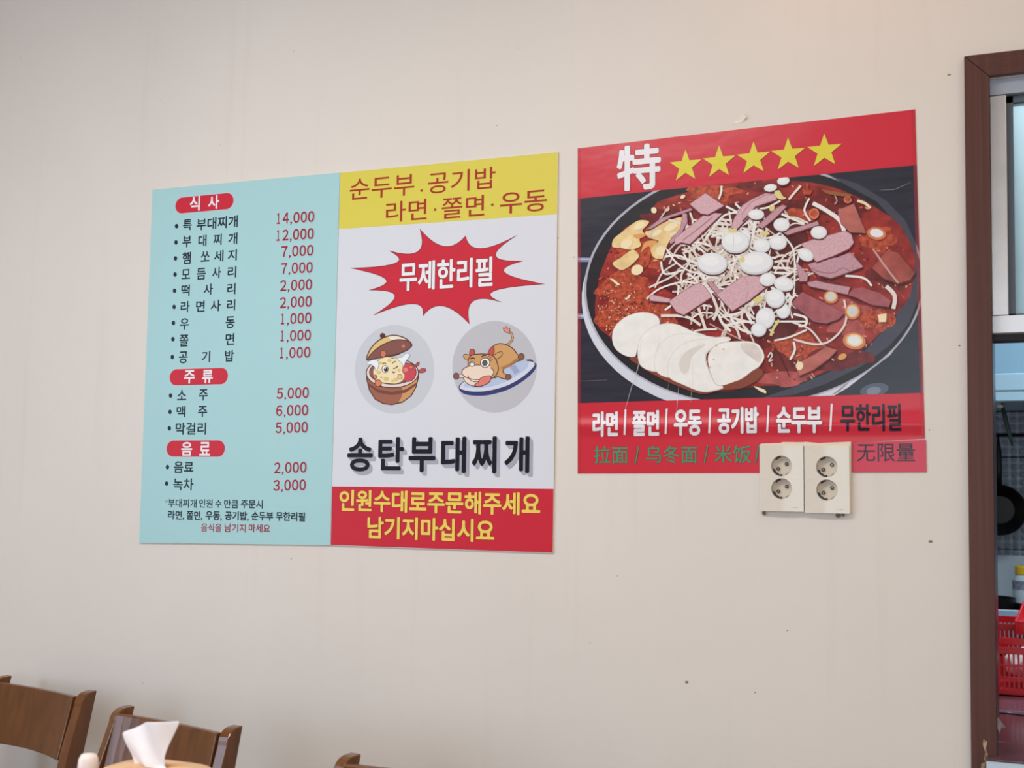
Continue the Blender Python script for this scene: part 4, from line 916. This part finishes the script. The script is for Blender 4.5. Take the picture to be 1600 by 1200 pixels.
b = MB(); b.loops([superell(BW - 0.003, BD - 0.003, TBZ), superell(BW, BD, TBZ + 0.004), superell(BW, BD, BT - 0.022), superell(BW - 0.002, BD - 0.002, BT - 0.018)], M_BOX); b.build('body', tis)
b = MB(); b.loops([superell(BW + 0.002, BD + 0.002, BT - 0.018), superell(BW + 0.002, BD + 0.002, BT - 0.008), superell(BW - 0.004, BD - 0.004, BT - 0.002), superell(BW - 0.03, BD - 0.02, BT + 0.001), superell(0.026, 0.008, BT + 0.001), superell(0.025, 0.007, BT - 0.004)], M_BOX)
b.build('lid', tis, smooth=True)
b = MB(); b.loops([superell(0.0245, 0.0065, BT - 0.0035), superell(0.0240, 0.0060, BT - 0.0025)], M_BLACK); b.build('slot', tis)
# tissue sheet pulled up out of the slot
M_TIS = mat('tissue_paper', (238, 236, 240), 0.9, spec=0.1, gain=1.0)
left = [(209, 1201), (204, 1185), (198, 1165), (193, 1143.5)]; right_ = [(256, 1201), (258, 1182), (265, 1158), (275, 1128.5)]
topm = [(193, 1143.5), (205, 1139), (216, 1134), (226, 1129), (234, 1126.8), (250, 1127), (263, 1128), (275, 1128.5)]
b = MB(); nu, nv = 14, 12; vs = []
dpt = bx.y - EYE.y
for j in range(nv + 1):
    v = j / nv
    for i in range(nu + 1):
        u = i / nu
        def seq(L_, t): k = min(int(t * (len(L_) - 1)), len(L_) - 2); f_ = t * (len(L_) - 1) - k; return Vector((L_[k][0] * (1 - f_) + L_[k + 1][0] * f_, L_[k][1] * (1 - f_) + L_[k + 1][1] * f_))
        l, r = seq(left, v), seq(right_, v); pt = l.lerp(r, u); tp = seq(topm, u); base = left[-1][1] * (1 - u) + right_[-1][1] * u
        pt.y += (tp.y - base) * v ** 2; pt.x += (tp.x - (193 + 82 * u)) * v ** 2
        q = Pd(pt.x, pt.y, dpt); q.y += 0.0045 * math.sin(2.2 * math.pi * u + 0.5) * (0.35 + 0.65 * v) + 0.004 * v * (u - 0.4) + 0.004 * math.sin(9 * u + 5 * v); vs.append(q)
fs = [(j * (nu + 1) + i, j * (nu + 1) + i + 1, (j + 1) * (nu + 1) + i + 1, (j + 1) * (nu + 1) + i) for j in range(nv) for i in range(nu)]
k0 = len(vs); z_in = BT - 0.0015
vs += [Vector((bx.x + (i / nu - 0.5) * 0.044, bx.y + 0.003 * math.sin(2.2 * math.pi * i / nu + 0.5), z_in)) for i in range(nu + 1)]
fs += [(k0 + i, k0 + i + 1, i + 1, i) for i in range(nu)]
b.add(vs, fs, M_TIS); b.build('tissue', tis, smooth=True, solid=0.0006, sub=1)
# small white rounded container to its left
wp = Pd(137, 1217, bx.y - EYE.y - 0.02)
bt = tag(empty('condiment_bottle', (wp.x, wp.y, TBZ)), 'small white rounded bottle top left of the tissue box, cut by the bottom edge', 'bottle')
M_WP = mat('white_plastic', (236, 222, 216), 0.35, gain=1.0)
b = MB(); b.lathe([(0.0005, 0), (0.020, 0), (0.022, 0.004), (0.022, 0.105), (0.019, 0.122), (0.0150, 0.126)], M_WP, 28, (wp.x, wp.y, TBZ)); b.build('body', bt, smooth=True)
b = MB(); b.lathe([(0.0150, 0.126), (0.0150, 0.150), (0.0138, 0.161), (0.0105, 0.167), (0.0005, 0.169)], M_WP, 28, (wp.x, wp.y, TBZ)); b.build('cap', bt, smooth=True)

# ------------------------------------------------------------------ the kitchen behind the hatch
KY = 2.235
def tile_material():
    m = bpy.data.materials.new('embossed_tile'); m.use_nodes = True; nt = m.node_tree; b = nt.nodes['Principled BSDF']; N = nt.nodes.new; L = nt.links.new
    geo = N('ShaderNodeNewGeometry'); wv = []
    for d in ('X', 'Z'):
        w = N('ShaderNodeTexWave'); w.bands_direction = d; w.inputs['Scale'].default_value = 11.5; L(geo.outputs['Position'], w.inputs['Vector']); wv.append(w)
    mu = N('ShaderNodeMath'); mu.operation = 'MULTIPLY'; L(wv[0].outputs['Fac'], mu.inputs[0]); L(wv[1].outputs['Fac'], mu.inputs[1])
    bp = N('ShaderNodeBump'); bp.inputs['Strength'].default_value = 0.9; bp.inputs['Distance'].default_value = 0.01; L(mu.outputs[0], bp.inputs['Height'])
    br = N('ShaderNodeTexBrick'); br.offset = 0; br.inputs['Scale'].default_value = 1.0; br.inputs['Brick Width'].default_value = 0.25; br.inputs['Row Height'].default_value = 0.16; br.inputs['Mortar Size'].default_value = 0.003
    br.inputs['Color1'].default_value = (*srgb((150, 166, 182)), 1); br.inputs['Color2'].default_value = (*srgb((144, 160, 176)), 1); br.inputs['Mortar'].default_value = (*srgb((50, 56, 64)), 1)
    mp = N('ShaderNodeMapping'); mp.inputs['Rotation'].default_value = (math.radians(90), 0, 0); L(geo.outputs['Position'], mp.inputs['Vector']); L(mp.outputs[0], br.inputs['Vector'])
    L(br.outputs['Color'], b.inputs['Base Color']); L(bp.outputs[0], b.inputs['Normal']); b.inputs['Roughness'].default_value = 0.3
    return m
M_TILE = tile_material()
M_SPL = mat('pale_panel', (196, 216, 230), 0.4, gain=1.0); M_STEEL = mat('steel', (168, 190, 206), 0.38, metal=0.4, gain=1.0); M_PAN = mat('black_iron', (12, 12, 15), 0.34, spec=0.35, gain=1.0)
def kz(py, depth): return Pd(1580, py, depth).z
def kx(px, py, depth): return Pd(px, py, depth).x
zs = kz(868, KY - EYE.y)
b = MB(); b.box((-1.3, KY, zs), (XR, KY + 0.1, ZC), M_TILE); b.box((-1.3, KY - 0.004, 0), (XR, KY + 0.1, zs), M_SPL); tag(b.build('wall_kitchen_back'), kind='structure')
b = MB(); b.box((-1.4, 0.12, 0), (-1.3, KY + 0.1, ZC), M_PLAIN); tag(b.build('wall_kitchen_left'), kind='structure')
# worktop running from the hatch sill to the back wall
fx = Pd(1540, 1192, 2.365 - 0.05).x
M_TOP = mat('wine_worktop', (88, 58, 64), 0.16, noise=(9, 0.18, (1, 0.4, 1)), gain=1.0)
ct = tag(empty('kitchen_counter', (0.5, 0.9, 0)), 'dark wine red glossy counter behind the hatch ledge, carrying the red baskets', 'counter')
b = MB(); b.box((fx, -0.05, SILL_Z - 0.003), (OX1 - 0.006, 0.120, SILL_Z), M_TOP); ledge = tag(b.build('trim_3', bevel=0.0006), kind='structure')
b = MB(); b.box((fx + 0.001, -0.049, SILL_Z - 0.16), (OX1 - 0.008, -0.001, SILL_Z - 0.0032), mat('pale_blue_front', (196, 214, 228), 0.25, gain=1.0)); b.build('front_panel', ledge)
b = MB(); b.box((-1.29, 0.1215, SILL_Z - 0.022), (OX1 + 0.5, KY - 0.006, SILL_Z), M_TOP); b.build('worktop', ct, bevel=0.0015)
b = MB(); b.box((-1.28, 0.14, 0), (OX1 + 0.48, KY - 0.02, SILL_Z - 0.0225), M_STEEL); b.build('base', ct)
b = MB(); nn = 10; vs = []
for i in range(nn + 1):
    for j in range(5):
        vs.append((OX0 - 0.03 + 0.035 * i + random.uniform(-0.008, 0.008), 0.42 + 0.06 * j + (random.uniform(-0.05, 0.03) if j == 0 else 0), SILL_Z + 0.0012 + random.uniform(0, 0.0016)))
b.add(vs, [(i * 5 + j, (i + 1) * 5 + j, (i + 1) * 5 + j + 1, i * 5 + j + 1) for i in range(nn) for j in range(4)], mat('plastic_film', (116, 84, 96), 0.15, gain=1.0)); b.build('plastic_film', ct, smooth=True, solid=0.0006)['label'] = 'wrinkled pale plastic film'
# torn film curling off the foot of the jamb
b = MB(); q = [Pd(*c, 2.40) for c in [(1556, 1116), (1560, 1122), (1566, 1130), (1571, 1136), (1564, 1138), (1562, 1145), (1557, 1138), (1555, 1128)]]; n = len(q)
vs = [(c.x, c.y - 0.004 * (i % 2), c.z) for i, c in enumerate(q)] + [(c.x, c.y + 0.001, c.z) for c in q]
b.add(vs, [tuple(range(n)), tuple(range(n, 2 * n))] + [(i, (i + 1) % n, n + (i + 1) % n, n + i) for i in range(n)], mat('film_underside', (168, 156, 156), 0.4, gain=1.0)); b.build('peeled_film', bpy.data.objects['trim_2'])['label'] = 'pale curl of film torn off the jamb'
# red slotted baskets
M_RED = mat('red_plastic', (206, 32, 44), 0.3, gain=1.0)
def basket(name, x0, x1, y0, y1, z0, z1, label, rows=3, pitch=0.0102, bar=0.0042):
    t = tag(empty(name, ((x0 + x1) / 2, (y0 + y1) / 2, z0)), label, 'basket', 'red plastic baskets on the counter')
    b = MB(); r = 0.016; th = 0.004
    for lo, hi in (((x0 - th, y0 - th, z1 - r), (x1 + th, y0 + 0.002, z1)), ((x0 - th, y1 - 0.002, z1 - r), (x1 + th, y1 + th, z1)), ((x0 - th, y0 + 0.002, z1 - r), (x0 + 0.002, y1 - 0.002, z1)), ((x1 - 0.002, y0 + 0.002, z1 - r), (x1 + th, y1 - 0.002, z1))): b.box(lo, hi, M_RED)
    b.build('rim', t, bevel=0.0008)
    zb, zt = z0 + 0.014, z1 - r; b = MB()
    def wall(fn, L0, L1):
        n = int((L1 - L0) / pitch)
        for i in range(n + 1):
            u = L0 + i * (L1 - L0) / n; fn(max(L0, u - bar / 2), min(L1, u + bar / 2), zb, zt, 0.0)
        for k in range(1, rows): z = zb + (zt - zb) * k / rows; fn(L0, L1, z - 0.0022, z + 0.0022, 0.0004)
    wall(lambda a, c, z_, Z_, e: b.box((a, y0 - e, z_), (c, y0 + 0.002, Z_), M_RED), x0, x1)
    wall(lambda a, c, z_, Z_, e: b.box((a, y1 - 0.002, z_), (c, y1 + e, Z_), M_RED), x0, x1)
    wall(lambda a, c, z_, Z_, e: b.box((x0 - e, a, z_), (x0 + 0.002, c, Z_), M_RED), y0, y1)
    wall(lambda a, c, z_, Z_, e: b.box((x1 - 0.002, a, z_), (x1 + e, c, Z_), M_RED), y0, y1)
    b.build('slotted_sides', t)
    b = MB(); b.box((x0, y0, z0), (x1, y1, zb), M_RED); b.build('bottom', t, bevel=0.002)
    return t
D1 = 3.04; yb1 = D1 + EYE.y
z1a = kz(1011, D1)
basket('plastic_basket', OX0 - 0.20, 0.16, yb1, yb1 + 0.19, SILL_Z + 0.002, z1a, 'red slotted basket nearest the hatch, white paper showing through its slots')
D2 = 3.34; yb2 = D2 + EYE.y
basket('plastic_basket', OX0 - 0.22, 0.14, yb2, yb2 + 0.20, SILL_Z + 0.002, kz(975, D2), 'red slotted basket standing behind the nearest red basket', rows=2)
# crumpled white paper inside the front basket
def crumple(name, cx, cy, cz, rx, ry, rz, m, label, cat, seed, group=None):
    bm = bmesh.new(); bmesh.ops.create_icosphere(bm, subdivisions=4, radius=1.0); rr = random.Random(seed)
    dirs = [Vector((rr.gauss(0, 1), rr.gauss(0, 1), rr.gauss(0, 1))).normalized() for _ in range(16)]
    for v in bm.verts:
        d = v.co.normalized(); f = 1.0
        for q in dirs: f -= 0.10 * max(0, d.dot(q) - 0.72) / 0.28
        f += 0.05 * math.sin(9 * d.x + seed) * math.sin(8 * d.z + 2 * d.y)
        v.co = Vector((d.x * rx * f, d.y * ry * f, d.z * rz * f))
    me = bpy.data.meshes.new(name); bm.to_mesh(me); bm.free(); me.materials.append(m)
    o = bpy.data.objects.new(name, me); COL.objects.link(o); o.location = (cx, cy, cz); tag(o, label, cat, group); return o
hz = (z1a - SILL_Z - 0.02) / 2
crumple('crumpled_paper', OX0 + 0.052, yb1 + 0.075, SILL_Z + 0.018 + hz * 1.02, 0.062, 0.062, hz * 0.98, M_TIS, 'crumpled white paper inside the red basket nearest the hatch', 'paper', 3)
# tilted red tray leaning on the baskets
tx, ty, tz = kx(1588, 1000, 3.24), yb1 + 0.19 + 0.012, z1a + 0.012
tr = tag(empty('plastic_tray', (tx, ty, tz)), 'bright red embossed tray lying tilted across the two red baskets', 'tray')
rt = Matrix.Rotation(math.radians(-9), 3, 'Z') @ Matrix.Rotation(math.atan2(kz(975, D2) + 0.010 - z1a, yb2 - (yb1 + 0.19)), 3, 'X')
b = MB()
def tbx(lo, hi): b.box(lo, hi, M_RED, rt, (0, 0, 0))
o0 = Vector((tx, ty, tz))
def shift(): 
    for i in range(len(b.v)): b.v[i] = b.v[i] + o0
tbx((0, -0.012, 0.0), (0.22, 0.163, 0.006)); tbx((0, -0.012, 0.006), (0.005, 0.163, 0.034)); tbx((0.215, -0.012, 0.006), (0.22, 0.163, 0.034)); tbx((0.005, -0.012, 0.006), (0.215, -0.007, 0.034)); tbx((0.005, 0.158, 0.006), (0.215, 0.163, 0.034))
shift(); b.build('tray_shell', tr, bevel=0.0012)
b = MB()
for k in range(7): tbx((0.014 + 0.028 * k, -0.0145, 0.010), (0.026 + 0.028 * k, -0.0118, 0.030))
for k in range(5): tbx((-0.0025, 0.001 + 0.03 * k, 0.010), (0.0002, 0.017 + 0.03 * k, 0.030))
shift(); b.build('embossing', tr)
# steel tray, black pan and bottle along the back of the counter
D3 = 3.85; z3 = SILL_Z
b = MB(); y3 = D3 + EYE.y; zt3 = kz(966, D3)
ST = SILL_Z + 0.0015
st = tag(empty('steel_tray', (0.05, y3 + 0.1, ST)), 'grey steel tray behind the red baskets', 'tray')
b.box((OX0 - 0.2, y3, ST), (0.3, y3 + 0.22, ST + 0.006), M_STEEL); b.box((OX0 - 0.2, y3, ST + 0.006), (0.3, y3 + 0.004, zt3), M_STEEL); b.box((OX0 - 0.2, y3 + 0.216, ST + 0.006), (0.3, y3 + 0.22, zt3), M_STEEL)
b.box((OX0 - 0.2, y3 + 0.004, ST + 0.006), (OX0 - 0.196, y3 + 0.216, zt3), M_STEEL); b.box((0.296, y3 + 0.004, ST + 0.006), (0.3, y3 + 0.216, zt3), M_STEEL); b.build('shell', st)
b = MB(); b.box((OX0 - 0.203, y3 - 0.004, zt3), (0.303, y3 + 0.002, zt3 + 0.004), M_ALU_L); b.box((OX0 - 0.203, y3 + 0.218, zt3), (0.303, y3 + 0.224, zt3 + 0.004), M_ALU_L); b.build('rolled_edge', st, bevel=0.0015)
D4 = 4.3; y4 = D4 + EYE.y; zp = kz(935, D4)
px0 = kx(1588, 945, D4) - 0.105
pn = tag(empty('saucepan', (px0, y4, ST)), 'black pan on the counter below the pale panel, handle pointing right', 'pan')
b = MB(); h_ = zp - SILL_Z; b.lathe([(0.0005, 0), (0.085, 0), (0.098, 0.012), (0.105, h_), (0.101, h_), (0.094, 0.014), (0.0005, 0.006)], M_PAN, 36, (px0, y4, ST)); b.build('pan_body', pn, smooth=False)
b = MB(); b.tube([(px0 + 0.098, y4 - 0.01, zp - 0.022), (px0 + 0.15, y4 - 0.02, zp - 0.030), (px0 + 0.24, y4 - 0.03, zp - 0.026)], [0.012, 0.010, 0.012], M_PAN); b.build('handle', pn, smooth=True)
D5 = 4.42; y5 = D5 + EYE.y; bxx = kx(1601, 920, D5); zc5 = kz(883, D5); zn = kz(897, D5)
bo = tag(empty('cleaner_bottle', (bxx, y5, SILL_Z)), 'pale translucent bottle with a yellow cap and grey label, by the kitchen wall', 'bottle')
b = MB(); b.lathe([(0.0005, 0), (0.034, 0), (0.037, 0.006), (0.037, zn - SILL_Z - 0.03), (0.031, zn - SILL_Z - 0.008), (0.026, zn - SILL_Z)], mat('milky_plastic', (190, 210, 222), 0.3, gain=1.0), 28, (bxx, y5, SILL_Z)); b.build('body', bo, smooth=True)
b = MB(); b.lathe([(0.026, zn - SILL_Z), (0.029, zn - SILL_Z + 0.001), (0.029, zc5 - SILL_Z - 0.004), (0.026, zc5 - SILL_Z), (0.0005, zc5 - SILL_Z)], mat('yellow_cap', (226, 186, 40), 0.35, gain=1.0), 28, (bxx, y5, SILL_Z)); b.build('cap', bo)
zl1, zl0 = kz(906, D5), kz(920, D5)
b = MB(); b.lathe([(0.0374, zl0 - SILL_Z), (0.0378, zl0 - SILL_Z), (0.0378, zl1 - SILL_Z), (0.0374, zl1 - SILL_Z)], mat('grey_label', (132, 140, 158), 0.5, gain=1.0, noise=(120, 0.5, (1, 1, 1))), 28, (bxx, y5, SILL_Z)); b.build('label', bo)
# hood, rail, hanging frying pan and utensil
DH = 4.1; yh = DH + EYE.y; zh0, zh1 = kz(627, DH), kz(520, DH)
hd = tag(empty('range_hood', (0.3, yh + 0.25, zh0)), 'pale blue steel hood box high in the kitchen under the window rail', 'hood')
M_HOOD = mat('hood_steel', (138, 178, 200), 0.35, metal=0.2, gain=1.0)
b = MB(); b.box((-0.9, yh, kz(583, DH)), (1.5, KY, zh1 + 0.25), M_HOOD); b.build('hood_box', hd, bevel=0.002)
b = MB(); b.box((-0.9, yh - 0.006, zh0), (1.5, KY, kz(583, DH) - 0.0005), mat('hood_lip', (164, 200, 216), 0.3, metal=0.2, gain=1.0)); b.build('hood_lip', hd, bevel=0.003)
b = MB(); b.box((-0.9, yh - 0.008, kz(611, DH)), (1.5, yh - 0.0055, kz(609.5, DH)), M_GASKET); b.build('seam', hd)
DR = 4.50; yr = DR + EYE.y; zr = kz(680, DR)
rl = tag(empty('hanging_rail', (0.3, yr, zr)), 'dark rail across the grey kitchen tiles holding the frying pan', 'rail')
b = MB(); b.tube([(-0.9, yr, zr), (1.5, yr, zr)], 0.006, M_PAN); b.build('rod', rl, smooth=True)
for x in (-0.85, 0.3, 1.45):
    b = MB(); b.box((x - 0.006, yr, zr - 0.006), (x + 0.006, KY, zr + 0.006), M_PAN); b.build('bracket', rl)
zc_, rr_ = kz(797, DR), (kx(1605, 797, DR) - kx(1562, 797, DR)); xc_ = kx(1562, 797, DR)
fpn = tag(empty('frying_pan', (xc_, yr + 0.01, zc_)), 'black frying pan hanging on the grey kitchen tiles', 'pan')
b = MB(); b.lathe([(0.0005, -0.012), (rr_ * 0.56, -0.012), (rr_, 0.026), (rr_ * 0.96, 0.027), (rr_ * 0.54, -0.006), (0.0005, -0.006)], M_PAN, 40, (xc_, yr + 0.02, zc_), 'y'); b.build('pan_body', fpn)
hx = kx(1560.5, 720, DR)
b = MB(); b.tube([(xc_ - 0.002, yr - 0.004, zc_ + rr_ * 0.95), (hx, yr - 0.012, zc_ + rr_ + 0.04), (hx, yr - 0.012, kz(706, DR)), (hx, yr - 0.010, kz(690, DR)), (hx, yr - 0.004, kz(677, DR))], [0.012, 0.011, 0.011, 0.005, 0.003], M_PAN); b.build('handle', fpn, smooth=True)
DU = 4.2
a1, a2 = Pd(1565, 630, DU), Pd(1582, 697, DU)
ut = tag(empty('kitchen_utensil', tuple(a1)), 'dark green utensil hanging below the hood, white knob on top', 'utensil')
b = MB(); b.tube([a1, a1.lerp(a2, 0.35), a1.lerp(a2, 0.8), a2], [0.005, 0.0075, 0.006, 0.003], mat('dark_green_plastic', (34, 62, 52), 0.35, gain=1.0)); b.build('handle', ut, smooth=True)
b = MB(); w1 = Pd(1561.5, 634, DU); b.tube([w1 + Vector((-0.010, 0, 0.001)), w1, w1 + Vector((0.012, 0, -0.004))], [0.004, 0.0085, 0.006], mat('white_knob', (224, 226, 214), 0.4, gain=1.0)); b.build('knob', ut, smooth=True)
